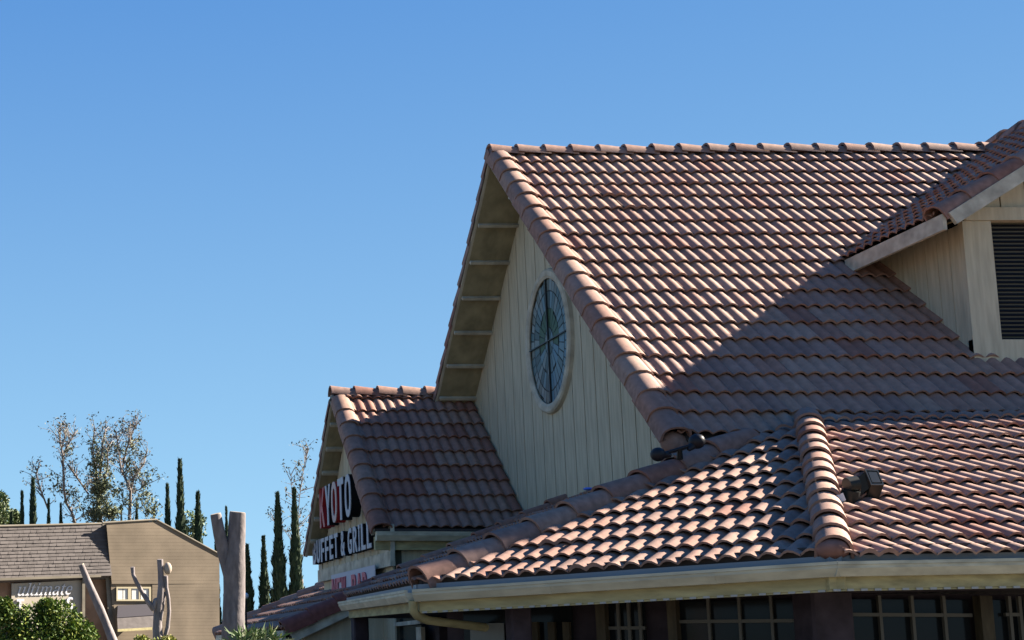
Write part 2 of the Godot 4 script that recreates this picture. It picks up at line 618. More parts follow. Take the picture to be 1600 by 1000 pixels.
func main_house() -> void:
	house = thing("restaurant_building", "cream restaurant with steep tiled gable roofs, a porch roof and an oval window", "building")
	var up := Vector3.UP
	var X := Vector3.RIGHT
	# --- main roof
	var sN := Vector3(0, 1, -1).normalized()
	var nN := Vector3(0, 1, 1).normalized()
	var nF := Vector3(0, 1, -1).normalized()
	var fm := plane(V(0, 0, 0), X, sN)
	var roof := roof_deck("main_roof", [V(-0.30, 0, 0), V(9.6, 0, 0), V(9.6, -4.63, 4.63), V(-0.30, -4.63, 4.63)], nN)
	var far := roof_deck("rear_roof", [V(-0.30, 0, 0), V(9.6, 0, 0), V(9.6, -4.63, -4.63), V(-0.30, -4.63, -4.63)], nF)
	var skip_main := func(u: float, v: float) -> bool:
		var y := v * 0.7071
		if y > -2.17:
			return u > 3.0 + (y + 2.17) / 0.63 + 0.30
		return y > -3.55 and u > 3.75
	lay(roof, fm, [Vector2(-0.2, -6.7), Vector2(9.5, -6.7), Vector2(9.5, -0.06), Vector2(-0.2, -0.06)], 0.1525, 0.343, 0.0, -19 * 0.343, 19, -0.3, 9.3, 0.0, 84, 0.0, skip_main)
	var ff := plane(V(0, 0, 0), -X, Vector3(0, 1, 1))
	lay(far, ff, [Vector2(-9.5, -6.7), Vector2(0.2, -6.7), Vector2(0.2, -0.06), Vector2(-9.5, -0.06)], 0.1525, 0.343, 0.0, -19 * 0.343, 19, -9.4, 0.2, 0.0, 0)
	var rake := cap_mesh([Vector2(-0.155, -0.10), Vector2(-0.152, 0.0), Vector2(-0.135, 0.046), Vector2(-0.09, 0.080), Vector2(-0.03, 0.094), Vector2(0.04, 0.091), Vector2(0.09, 0.067), Vector2(0.125, 0.034), Vector2(0.14, -0.03)], 0.42, 0.93, 0.035, 0.022)
	var rake_m := cap_mesh([Vector2(-0.14, -0.03), Vector2(-0.125, 0.034), Vector2(-0.09, 0.067), Vector2(-0.04, 0.091), Vector2(0.03, 0.094), Vector2(0.09, 0.080), Vector2(0.135, 0.046), Vector2(0.152, 0.0), Vector2(0.155, -0.10)], 0.42, 0.93, 0.035, 0.022)
	gable_caps(roof, "rake_tile", -0.205, Vector2(0, 0), 6.55, 1.0, rake, 0.343, 0.12)
	gable_caps(far, "rake_tile", -0.205, Vector2(0, 0), 6.55, -1.0, rake_m, 0.343, 0.6)
	var ridge := cap_mesh([Vector2(-0.15, -0.06), Vector2(-0.135, 0.0), Vector2(-0.085, 0.062), Vector2(-0.03, 0.085), Vector2(0.03, 0.085), Vector2(0.085, 0.062), Vector2(0.135, 0.0), Vector2(0.15, -0.06)], 0.44, 0.88, 0.045, 0.03)
	caps(roof, "ridge_tile", ridge, V(-0.33, 0.005, 0), V(9.4, 0.005, 0), up, 0.362, 0.05)
	# --- barge boards, soffit, lookouts
	for side in [1.0, -1.0]:
		var s := Vector3(0, 1, -side).normalized()
		var n := Vector3(0, 1, side).normalized()
		var t0 := V(0, 0, 0)
		var st := mb()
		slab(st, t0 + X * -0.338 + n * -0.132 - s * 6.5, s * 6.45, n * 0.10, X * 0.035)
		obj("barge_board", st, M.trim, house)
		st = mb()
		slab(st, t0 + X * -0.302 + n * -0.127 - s * 6.5, s * 6.36, n * 0.015, X * 0.56)
		var so := obj("soffit", st, M.soffit, house)
		for k in 10:
			var y := -0.76 - 0.415 * k
			var p := V(0, y, -side * (y + 0.02)) + n * -0.128
			st = mb()
			slab(st, Vector3(-0.302, p.y, p.z) - n * 0.055, X * 0.55, n * 0.055, s * 0.04)
			obj("lookout", st, M.trim, so)
	# --- gable wall of upright boards
	var wst := mb()
	prism(wst, [V(0.272, -8.5, 4.55), V(0.272, -4.82, 4.55), V(0.272, -0.24, 0), V(0.272, -4.82, -4.55), V(0.272, -8.5, -4.55)], X * 0.1)
	var wall := obj("gable_wall", wst, M.groove, house)
	var z := -4.55
	while z < 4.5:
		var z1 := minf(z + 0.345, 4.55)
		var a := z + 0.010
		var b := z1 - 0.010
		wst = mb()
		var pts: Array = [V(0.25, -5.7, a), V(0.25, -5.7, b)]
		pts.append(V(0.25, -absf(b) - 0.19, b))
		if a < 0 and b > 0:
			pts.append(V(0.25, -0.19, 0))
		pts.append(V(0.25, -absf(a) - 0.19, a))
		prism(wst, pts, X * 0.022)
		obj("wall_board", wst, M.cream, wall)
		z = z1
	wst = mb()
	box(wst, V(-0.26, -4.95, 4.50), V(9.4, -4.66, 4.56))
	obj("eave_flashing", wst, tones[9], house)
	wst = mb()
	ball(wst, V(-0.2, -4.70, 4.52), Vector3(0.13, 0.12, 0.10), 10, 6)
	obj("mortar", wst, tones[6], house)
	wst = mb()
	box(wst, V(0.38, -8.5, -4.3), V(9.3, -4.72, 4.3))
	obj("lower_wall", wst, M.cream, house)
	oval_window()
	sign_gable(rake, rake_m, ridge)
	cross_gable(rake, ridge)
	porch()
	wing()


func oval_window() -> void:
	var c := V(0.25, -2.724, 0.347)
	var rz := 0.645
	var ry := 0.83
	var st := mb()
	var N := 48
	var prof := [[1.0, -0.03], [1.0, -0.045], [1.06, -0.062], [1.16, -0.062], [1.2, -0.045], [1.22, 0.0]]
	for i in N:
		var a0 := TAU * i / N
		var a1 := TAU * (i + 1) / N
		for k in prof.size() - 1:
			var q: Array = []
			for t in [[a0, k], [a1, k], [a1, k + 1], [a0, k + 1]]:
				var w: float = (prof[t[1]][0] - 1.0) * 0.62
				q.append(c + Vector3(prof[t[1]][1], cos(t[0]) * (ry + w), sin(t[0]) * (rz + w)))
			face(st, q, Vector3(-1, 0, 0) + Vector3(0, cos(a0), sin(a0)) * (0.8 if k > 2 else -0.4))
	var win := obj("oval_window", st, M.trim, house)
	# leaded panes: a sunburst of wedges in rings
	var rings := [0.0, 0.22, 0.52, 0.80, 1.0]
	var wedge := [8, 20, 32, 40]
	for r in 4:
		var W: int = wedge[r]
		for i in W:
			var a0: float = TAU * i / W + 0.011 / rings[r + 1]
			var a1: float = TAU * (i + 1) / W - 0.011 / rings[r + 1]
			var p: Array = []
			var r0: float = rings[r] + (0.012 if r > 0 else 0.03)
			var r1: float = rings[r + 1] - 0.012
			if r % 2 == 1:
				r1 += 0.03 * sin(i * 2.1)
			var tip := Vector3(rng.randf_range(-0.0012, 0.0012), 0, 0)
			for t in [[r0, a0], [r1, a0], [r1, (a0 + a1) / 2], [r1, a1], [r0, a1]]:
				p.append(c + Vector3(-0.022, cos(t[1]) * t[0] * ry, sin(t[1]) * t[0] * rz) + tip * t[0])
			var mid: float = (a0 + a1) / 2
			var kk: int = rng.randi() % 4
			if r == 1 and cos(mid) > -0.2:
				kk = 4
			elif sin(mid) > -0.1 and cos(mid) < 0.5:
				kk = [2, 6, 1, 6, 2][rng.randi() % 5]
			elif r == 3:
				kk = [3, 5, 7, 1][rng.randi() % 4]
			st = mb()
			face(st, p, Vector3(-1, 0, 0))
			obj("pane", st, M["stain%d" % kk], win)
	st = mb()
	for i in N:
		var a0 := TAU * i / N
		var a1 := TAU * (i + 1) / N
		face(st, [c + Vector3(-0.012, 0, 0), c + Vector3(-0.012, cos(a0) * ry, sin(a0) * rz), c + Vector3(-0.012, cos(a1) * ry, sin(a1) * rz)], Vector3(-1, 0, 0))
	obj("lead_came", st, M.came, win)
	st = mb()
	box(st, c + Vector3(-0.045, -ry, -0.010), c + Vector3(-0.026, ry, 0.010))
	obj("muntin", st, M.came, win)
	st = mb()
	box(st, c + Vector3(-0.05, -0.009, -rz), c + Vector3(-0.03, 0.006, rz))
	obj("muntin", st, M.came, win)


func sign_gable(rake: ArrayMesh, rake_m: ArrayMesh, ridge: ArrayMesh) -> void:
	var X := Vector3.RIGHT
	var RY := -2.77
	var RZ := -2.97
	var nN := Vector3(0, 1, 1).normalized()
	var nF := Vector3(0, 1, -1).normalized()
	var d := 2.31
	var f := plane(V(0, RY, RZ), X, Vector3(0, 1, -1))
	var roof := roof_deck("sign_gable_roof", [V(-1.86, RY, RZ), V(0.24, RY, RZ), V(0.24, RY - d, RZ + d), V(-1.86, RY - d, RZ + d)], nN)
	var far := roof_deck("sign_gable_rear_roof", [V(-1.86, RY, RZ), V(0.24, RY, RZ), V(0.24, RY - d, RZ - d), V(-1.86, RY - d, RZ - d)], nF)
	lay(roof, f, [Vector2(-1.75, -3.4), Vector2(0.24, -3.4), Vector2(0.24, -0.06), Vector2(-1.75, -0.06)], 0.1525, 0.343, -1.58, -3.27, 10, -1.9, 0.3, 0.0, 0, 0.6)
	gable_caps(roof, "rake_tile", -1.76, Vector2(RY, RZ), 3.32, 1.0, rake, 0.343, 0.45)
	gable_caps(far, "rake_tile", -1.76, Vector2(RY, RZ), 3.32, -1.0, rake_m, 0.343, 0.8)
	caps(roof, "ridge_tile", ridge, V(-1.9, RY, RZ), V(-0.1, RY, RZ), Vector3.UP, 0.362, 0.45)
	for side in [1.0, -1.0]:
		var s := Vector3(0, 1, -side).normalized()
		var n := Vector3(0, 1, side).normalized()
		var t0 := V(0, RY, RZ)
		var st := mb()
		slab(st, t0 + X * -1.892 + n * -0.132 - s * 3.3, s * 3.25, n * 0.10, X * 0.035)
		obj("barge_board", st, M.trim, house)
		st = mb()
		slab(st, t0 + X * -1.856 + n * -0.127 - s * 3.28, s * 3.18, n * 0.015, X * 0.26)
		var so := obj("soffit", st, M.soffit, house)
		for k in 6:
			st = mb()
			slab(st, t0 + X * -1.856 - s * (0.55 + 0.48 * k) - n * 0.19, X * 0.255, n * 0.062, s * 0.05)
			obj("lookout", st, M.trim, so)
	# wall with upright boards between the rails
	var st := mb()
	prism(st, [V(-1.58, -8.5, RZ + 2.2), V(-1.58, -5.2, RZ + 2.2), V(-1.58, RY - 0.24, RZ), V(-1.58, -5.2, RZ - 2.2), V(-1.58, -8.5, RZ - 2.2)], X * 0.1)
	var wall := obj("sign_gable_wall", st, M.groove, house)
	var z := RZ - 2.2
	while z < RZ + 2.15:
		var a := z + 0.011
		var b := minf(z + 0.4, RZ + 2.2) - 0.011
		st = mb()
		var ya := RY - absf(a - RZ) - 0.23
		var yb := RY - absf(b - RZ) - 0.23
		var pts: Array = [V(-1.6, -8.4, a), V(-1.6, -8.4, b), V(-1.6, yb, b)]
		if a < RZ and b > RZ:
			pts.append(V(-1.6, RY - 0.23, RZ))
		pts.append(V(-1.6, ya, a))
		prism(st, pts, X * 0.022)
		obj("wall_board", st, M.cream, wall)
		z += 0.4
	st = mb()
	soft_box(st, V(-1.68, -5.62, -5.28), V(-1.603, -5.42, -0.62), 0.01)
	obj("rail_board", st, M.trim, wall)
	st = mb()
	box(st, V(-1.66, -5.42, -5.28), V(-1.606, -4.86, -5.0))
	box(st, V(-1.66, -5.42, -0.92), V(-1.606, -5.05, -0.62))
	obj("corner_board", st, M.trim, wall)
	for k in 10:
		st = mb()
		box(st, V(-1.65, -5.417, -4.985 + k * 0.405), V(-1.606, -5.10, -4.985 + k * 0.405 + 0.380))
		obj("panel_board", st, M.cream, wall)
	st = mb()
	box(st, V(-1.48, -8.5, RZ - 2.2), V(0.24, -5.25, RZ + 2.2))
	obj("sign_gable_side_wall", st, M.cream, house)
	# near eave
	var a := V(-1.86, RY - d, RZ + d)
	var b := V(0.24, RY - d, RZ + d)
	var out := Vector3(0, 0, 1)
	st = mb()
	prism(st, [a - Vector3(0, 0.20, 0), a + out * 0.075 - Vector3(0, 0.20, 0), a + out * 0.11 - Vector3(0, 0.13, 0), a + out * 0.11 - Vector3(0, 0.075, 0), a - Vector3(0, 0.075, 0)], b - a)
	obj("gutter", st, M.gutter, house)
	board_strip("fascia", M.fascia, a, b, out, Vector3.UP, -0.08, -0.004, -0.32, -0.14, house)
	board_strip("flashing", M.deck, a, b, out, Vector3.UP, -0.06, 0.02, -0.074, -0.03, house)


func cross_gable(rake: ArrayMesh, ridge: ArrayMesh) -> void:
	var Z := Vector3.BACK
	var k := 0.63
	var ex := 3.0
	var ey := -2.13
	var rx := 7.1
	var ry := ey + k * (rx - ex)
	var f := plane(V(ex, ey, 0), Z, Vector3(1, k, 0))
	var n: Vector3 = f.n
	var s: Vector3 = f.s
	var L := Vector2(rx - ex, ry - ey).length()
	var roof := roof_deck("cross_gable_roof", [V(ex, ey, 3.98), V(ex, ey, 2.0), V(6.38, 0.0, -0.1), V(rx, ry, -0.9), V(rx, ry, 3.98)], n, 0.07)
	var n2 := Vector3(-n.x, n.y, 0)
	roof_deck("cross_gable_right_roof", [V(rx, ry, 3.98), V(rx, ry, -0.9), V(2 * rx - ex, ey, 2.0), V(2 * rx - ex, ey, 3.98)], n2, 0.07)
	lay(roof, f, [Vector2(2.05, -0.1), Vector2(3.84, -0.1), Vector2(3.84, L), Vector2(-0.75, L), Vector2(-0.1, 3.9)], 0.1525, 0.343, 3.80, -0.01, 14, -0.9, 3.95, 0.0, 0, 0.15)
	caps(roof, "rake_tile", rake_turned(), V(ex, ey, 3.86) - s * 0.05, V(rx, ry, 3.86), n, 0.343, 0.75)
	caps(roof, "ridge_tile", ridge, V(rx, ry + 0.01, 4.0), V(rx, ry + 0.01, -0.9), Vector3.UP, 0.362, 0.1)
	# barge boards, eave board, soffit
	var st := mb()
	slab(st, V(ex - 0.02, ey, 3.985) - n * 0.205, s * (L + 0.1), n * 0.14, Z * 0.045)
	obj("barge_board", st, M.trim, house)
	st = mb()
	slab(st, V(2 * rx - ex + 0.02, ey, 3.985) - n2 * 0.25, Vector3(-s.x, s.y, 0) * (L + 0.1), n2 * 0.19, Z * 0.045)
	obj("barge_board", st, M.trim, house)
	st = mb()
	box(st, V(ex - 0.03, ey - 0.225, 2.25), V(ex + 0.012, ey - 0.055, 3.982))
	obj("eave_board", st, M.trim, house)
	st = mb()
	slab(st, V(ex + 0.012, ey, 2.2) - n * 0.16, s * (L - 0.1), n * 0.018, Z * 1.78)
	obj("soffit", st, M.soffit, house)
	# front: corner boards, header, base board, panel boards, louvred opening
	var zf := 3.635
	var x0 := 3.40
	var x1 := 2 * rx - x0
	st = mb()
	prism(st, [V(x0 + 0.05, -3.9, zf - 0.12), V(x1 - 0.05, -3.9, zf - 0.12), V(x1 - 0.05, ey - 0.02, zf - 0.12), V(rx, ry - 0.27, zf - 0.12), V(x0 + 0.05, ey - 0.02, zf - 0.12)], Vector3(0, 0, 0.05))
	var wall := obj("cross_gable_wall", st, M.groove, house)
	st = mb()
	box(st, V(x0, -3.72, zf - 0.06), V(3.70, -2.155, zf + 0.012))
	obj("corner_board", st, M.cream, wall)
	st = mb()
	box(st, V(x0, -3.72, zf - 0.06), V(x1, -3.452, zf + 0.008))
	obj("base_board", st, M.cream, wall)
	st = mb()
	soft_box(st, V(x0 + 0.02, -2.152, zf - 0.06), V(x1, -2.01, zf + 0.03), 0.01)
	obj("header_board", st, M.cream, wall)
	st = mb()
	box(st, V(5.35, -3.45, zf - 0.06), V(x1, -2.155, zf + 0.01))
	obj("corner_board", st, M.cream, wall)
	var x := x0 + 0.16
	while x < x1 - 0.2:
		st = mb()
		var xa := x + 0.015
		var xb := x + 0.27
		var fa := func(q: float) -> float: return ey + k * (minf(q, 2 * rx - q) - ex) - 0.22
		var pts: Array = [V(xa, -2.006, zf - 0.05), V(xb, -2.006, zf - 0.05), V(xb, maxf(fa.call(xb), -2.0), zf - 0.05), V(xa, maxf(fa.call(xa), -2.0), zf - 0.05)]
		if fa.call(xa) > -2.0 or fa.call(xb) > -2.0:
			prism(st, pts, Vector3(0, 0, 0.035))
			obj("panel_board", st, M.cream, wall)
		x += 0.27
	for i in 29:
		st = mb()
		slab(st, V(3.702, -3.448 + i * 0.0447, zf - 0.07), Vector3(1.646, 0, 0), Vector3(0, 0.042, -0.014), Vector3(0, 0.004, 0.008))
		obj("slat", st, M.navy, wall)
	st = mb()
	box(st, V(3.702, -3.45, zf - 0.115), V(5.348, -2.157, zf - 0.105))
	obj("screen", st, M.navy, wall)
	# left side wall
	var z := zf - 0.062
	while z > 2.1:
		st = mb()
		var za := maxf(z - 0.2, 2.05)
		prism(st, [V(x0 + 0.02, ey - 0.04, z), V(x0 + 0.02, ey - 0.04, za + 0.008), V(x0 + 0.02, -za - 0.14, za + 0.008), V(x0 + 0.02, -z - 0.14, z)], Vector3(0.05, 0, 0))
		obj("side_board", st, M.cream, wall)
		z -= 0.2
	st = mb()
	prism(st, [V(x0 + 0.072, ey - 0.02, zf - 0.14), V(x0 + 0.072, ey - 0.02, 2.0), V(x0 + 0.072, -3.9, 3.5), V(x0 + 0.072, -3.9, zf - 0.14)], Vector3(0.05, 0, 0))
	obj("side_wall", st, M.groove, wall)


func rake_turned() -> ArrayMesh:
	return cap_mesh([Vector2(-0.14, -0.03), Vector2(-0.125, 0.04), Vector2(-0.09, 0.075), Vector2(-0.04, 0.095), Vector2(0.03, 0.098), Vector2(0.09, 0.085), Vector2(0.135, 0.045), Vector2(0.152, -0.02), Vector2(0.155, -0.10)], 0.42, 0.93, 0.035, 0.022)


# ------------------------------------------------------------------ porch
const Q12 := Vector3(-0.587, -5.9929, 7.775)
const T12 := Vector3(0.90, -4.612, 4.95)
const Q01 := Vector3(-2.98, -6.108, 5.345)
const T01 := Vector3(-0.374, -5.009, 4.766)
const G0 := Vector3(-2.60, -6.065, 0.902)


func porch() -> void:
	var oy := Vector3(0, OY, 0)
	var q12 := Q12 + oy
	var q01 := Q01 + oy
	var t12 := T12 + oy
	var t01 := T01 + oy
	var g0 := G0 + oy
	var f2 := plane(q12, Vector3(0.9997, 0.0236, 0), Vector3(-0.0101, 0.4303, -0.9026))
	var f1 := plane(q12, q12 - q01, t12 - q12)
	var w01 := q01 + (t01 - q01) * 1.2396
	var f0 := plane(q01, q01 - g0, t01 - q01)
	var wv := Vector2((t01 - q01).dot(f0.u), (t01 - q01).dot(f0.s))
	var fa := V(-0.161, -5.002, 0.604)
	var far_edge := g0 + (fa - g0) * 1.165
	var fe := Vector2((far_edge - q01).dot(f0.u), (far_edge - q01).dot(f0.s))
	var g0v := Vector2((g0 - q01).dot(f0.u), (g0 - q01).dot(f0.s))
	# decks
	var r2 := roof_deck("porch_roof", [q12, on(f2, 7.2, 0), on(f2, 7.2, 3.6), on(f2, 1.78, 3.6)], f2.n, 0.08)
	var r1 := roof_deck("porch_roof", [q01, q12, on(f1, -1.0, 3.62), w01], f1.n, 0.08)
	var r0 := roof_deck("porch_roof", [g0, q01, w01, far_edge], f0.n, 0.08)
	lay(r1, f1, [Vector2(-3.52, -0.2), Vector2(0.07, -0.2), Vector2(-1.0, 3.62), Vector2(-1.50, 3.30)], 0.148, 0.349, -2.583, -0.05, 11, -3.9, 0.4, 0.03, 110, 0.06)
	var near := func(u: float, _v: float) -> bool: return u > 3.9
	var rest := func(u: float, _v: float) -> bool: return u <= 3.9
	var p2 := [Vector2(-0.1, -0.3), Vector2(7, -0.3), Vector2(7, 3.55), Vector2(1.755, 3.55)]
	lay(r2, f2, p2, 0.142, 0.314, 0.402, -0.113, 12, -0.2, 4.4, 0.006, 150, 0.1, near)
	lay(r2, f2, p2, 0.142, 0.314, 0.402, -0.113, 12, 3.0, 7.0, 0.006, 0, 0.1, rest)
	lay(r0, f0, [g0v + Vector2(0, -0.15), Vector2(0.02, -0.15), wv * 1.2396, fe], 0.155, 0.335, 0.0, -0.05, 10, -4.2, 1.8, 0.0, 0, 0.2)
	# hips
	var hip := cap_mesh(arch(0.126, 0.07, 11, 0.95), 0.40, 0.90, 0.036, 0.022)
	var hip2 := cap_mesh(arch(0.175, 0.09, 11, 0.8), 0.50, 0.9, 0.045, 0.026)
	caps(r2, "hip_tile", hip, q12 + (q12 - t12).normalized() * 0.02, t12 + (t12 - q12).normalized() * 0.30, (f1.n + f2.n).normalized(), 0.30, 0.1)
	caps(r1, "hip_tile", hip2, q01, w01, (f0.n + f1.n).normalized(), 0.42, 0.15)
	var e0 := cap_mesh(arch(0.10, 0.06, 7, 0.8), 0.42, 0.9, 0.035, 0.02)
	caps(r0, "edge_tile", e0, g0 + f0.u * 0.03, far_edge, f0.n, 0.36, 0.8)
	# mortar under the lowest hip tile
	var st := mb()
	ball(st, q12 + Vector3(0, 0.0, -0.02), Vector3(0.12, 0.085, 0.12), 10, 6)
	obj("mortar", st, tones[8], r2)
	# bird stop under the tile butts
	var n1 := Vector3(-f1.u.z, 0, f1.u.x).normalized()
	if n1.z < 0:
		n1 = -n1
	var n0 := Vector3(-f0.u.z, 0, f0.u.x).normalized()
	if n0.x > 0:
		n0 = -n0
	var n2 := Vector3(0, 0, 1)
	var e2 := on(f2, 7.2, 0)
	for e in [[q12, e2, n2], [q01, q12, n1], [g0, q01, n0]]:
		board_strip("bird_stop", M.deck, e[0], e[1], e[2], Vector3.UP, -0.06, -0.02, -0.10, 0.03, house)
	var mit: Vector3 = f1.u * 0.055
	eave_metal(q12 + n2 * 0.022 - Vector3(0.058, 0, 0), e2 + n2 * 0.022, n2, house)
	eave_metal(q01 + n1 * 0.02, q12 + n1 * 0.02 + mit, n1, house)
	eave_metal(g0 + n0 * 0.02 + Vector3(0, 0.0, 0), q01 + n0 * 0.02, n0, house, false)
	# ceilings
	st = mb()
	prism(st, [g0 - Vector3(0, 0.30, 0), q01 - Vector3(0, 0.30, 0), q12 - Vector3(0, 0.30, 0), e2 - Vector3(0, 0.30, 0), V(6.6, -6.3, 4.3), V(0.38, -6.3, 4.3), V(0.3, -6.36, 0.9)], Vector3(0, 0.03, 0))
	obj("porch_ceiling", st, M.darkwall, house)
	# rainwater pipe at the corner
	st = mb()
	var g := q01 + n1 * 0.05 + Vector3(0, -0.22, 0)
	var p1 := hit(652, 962, q01 - n1 * 0.05, n1)
	var p2b := hit(668, 969, q01 - n1 * 0.2, n1)
	var p3 := hit(780, 983, q01 - n1 * 1.0, n1)
	var p4 := hit(794, 990, q01 - n1 * 1.05, n1)
	tube(st, [hit(645, 938, q01 + n1 * 0.05, n1), hit(646, 955, q01 + n1 * 0.03, n1), p1, p2b, p3, p4, p4 - Vector3(0, 1.5, 0)], [0.04, 0.04, 0.042, 0.042, 0.042, 0.042, 0.042], 10)
	obj("downpipe", st, M.fascia, house)
	porch_walls(f1, n1, n0, q12, q01, g0)


func upright(called: String, m: Material, x: float, w_px: float, o: Vector3, n: Vector3, depth: float, parent: Node, y0 := 900.0) -> void:
	var a := hit(x - w_px / 2, y0, o, n)
	var b := hit(x + w_px / 2, y0, o, n)
	var st := mb()
	var top := maxf(o.y, 0.0)
	a.y = top
	b.y = top
	slab(st, a - Vector3(0, 2.6, 0), Vector3(0, 2.6, 0), b - a, n * depth)
	obj(called, st, m, parent)


func crossbar(m: Material, x0: float, x1: float, y: float, o: Vector3, n: Vector3, depth: float, parent: Node) -> void:
	var a := hit(x0, y, o, n)
	var b := hit(x1, y, o, n)
	b.y = a.y
	var st := mb()
	slab(st, a, b - a, Vector3(0, 0.028, 0), n * depth)
	obj("crossbar", st, m, parent)


func porch_walls(f1: Dictionary, n1: Vector3, n0: Vector3, q12: Vector3, q01: Vector3, g0: Vector3) -> void:
	var yt := -6.30 + OY
	var n2 := Vector3(0, 0, 1)
	var o2 := Vector3(q12.x, yt, 6.9)
	var o1 := q12 - n1 * 0.85
	o1.y = yt
	var o0 := q01 - n0 * 0.9
	o0.y = yt
	# glazed fronts: backing wall, glass, bars
	for e in [[o2, n2, 1300.0, 1900.0], [o1, n1, 690.0, 1300.0], [o0, n0, 548.0, 672.0]]:
		var o: Vector3 = e[0]
		var n: Vector3 = e[1]
		var a := hit(e[2], 960, o, n)
		var b := hit(e[3], 960, o, n)
		a.y = yt
		b.y = yt
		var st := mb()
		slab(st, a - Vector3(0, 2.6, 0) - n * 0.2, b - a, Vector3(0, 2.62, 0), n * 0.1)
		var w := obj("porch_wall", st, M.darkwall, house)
		if n == n2:
			for k in [[1326.0, 1516.0], [1535.0, 1640.0]]:
				glass_sheet(k[0], k[1], o, n, w)
			for x in [1368.0, 1418.5, 1468.0, 1570.0, 1586.0, 1597.0]:
				upright("window_bar", M.muntin, x, 4.6, o, n, 0.03, w)
			upright("window_post", M.wood, 1525.5, 19, o, n, 0.09, w)
			crossbar(M.muntin, 1328, 1516, 963, o, n, 0.028, w)
			crossbar(M.muntin, 1568, 1590, 963, o, n, 0.028, w)
		elif n == n1:
			for k in [[948.0, 1006.0], [1060.0, 1250.0], [826.0, 892.0], [722.0, 790.0]]:
				glass_sheet(k[0], k[1], o, n, w)
			for x in [964.0, 980.5, 998.0, 1105.0, 1153.0, 1203.0]:
				upright("window_bar", M.muntin, x, 4.2, o, n, 0.03, w)
			for x in [941.0, 1052.0]:
				upright("window_post", M.wood, x, 14, o, n, 0.09, w)
			upright("window_post", M.wood, 1254.0, 9, o, n, 0.09, w)
			crossbar(M.muntin, 1062, 1249, 974, o, n, 0.028, w)
			crossbar(M.muntin, 949, 1010, 984, o, n, 0.028, w)
			for x in [838.0, 864.0, 887.0]:
				var st3 := mb()
				var q := hit(x - 5, 972, o, n)
				var q2 := hit(x + 5, 972, o, n)
				q2.y = q.y
				slab(st3, q - Vector3(0, 1.6, 0), Vector3(0, 1.6, 0), q2 - q, n * 0.05)
				obj("window_trim", st3, M.wood, w)
			var st2 := mb()
			var c0 := hit(735, 974, o, n)
			var c1 := hit(788, 978, o, n)
			c1.y = c0.y
			slab(st2, c0 - Vector3(0, 1.4, 0), Vector3(0, 1.4, 0), c1 - c0, n * 0.014)
			obj("curtain", st2, M.lampgrey, w)
		else:
			var st4 := mb()
			for r in [[608.0, 616.0, 980.0], [656.0, 664.0, 980.0]]:
				var q := hit(r[0], r[2], o, n)
				var q2 := hit(r[1], r[2], o, n)
				q2.y = q.y
				slab(st4, q - Vector3(0, 1.2, 0), Vector3(0, 1.2, 0), q2 - q, n * 0.05)
			var q3 := hit(608, 980, o, n)
			var q4 := hit(664, 980, o, n)
			q4.y = q3.y
			slab(st4, q3, q4 - q3, Vector3(0, 0.05, 0), n * 0.052)
			obj("window_frame", st4, M.trim, w)
			glass_sheet(617.0, 655.0, o, n, w)
	# corner pier and porch posts
	var c := hit(1297, 960, o2 + n2 * 0.2, n2)
	var st5 := mb()
	soft_box(st5, Vector3(c.x - 0.16, 0, c.z - 0.25), Vector3(c.x + 0.16, yt + 0.01, c.z + 0.05), 0.02)
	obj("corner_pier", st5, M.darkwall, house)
	for e in [[810.0, q01.lerp(q12, 0.3) - n1 * 0.4], [562.0, g0 - n0 * 0.1]]:
		var pc := hit(e[0], 970, e[1], n1)
		st5 = mb()
		soft_box(st5, Vector3(pc.x - 0.09, 0, pc.z - 0.09), Vector3(pc.x + 0.09, yt + 0.01, pc.z + 0.09), 0.015)
		obj("porch_post", st5, M.darkwall, house)


func glass_sheet(x0: float, x1: float, o: Vector3, n: Vector3, w: Node) -> void:
	var a := hit(x0, 950, o, n)
	var b := hit(x1, 950, o, n)
	a.y = o.y - 0.03
	b.y = a.y
	var st := mb()
	slab(st, a - Vector3(0, 2.2, 0) - n * 0.03, b - a, Vector3(0, 2.2, 0), n * 0.012)
	obj("window_glass", st, M.glass, w)


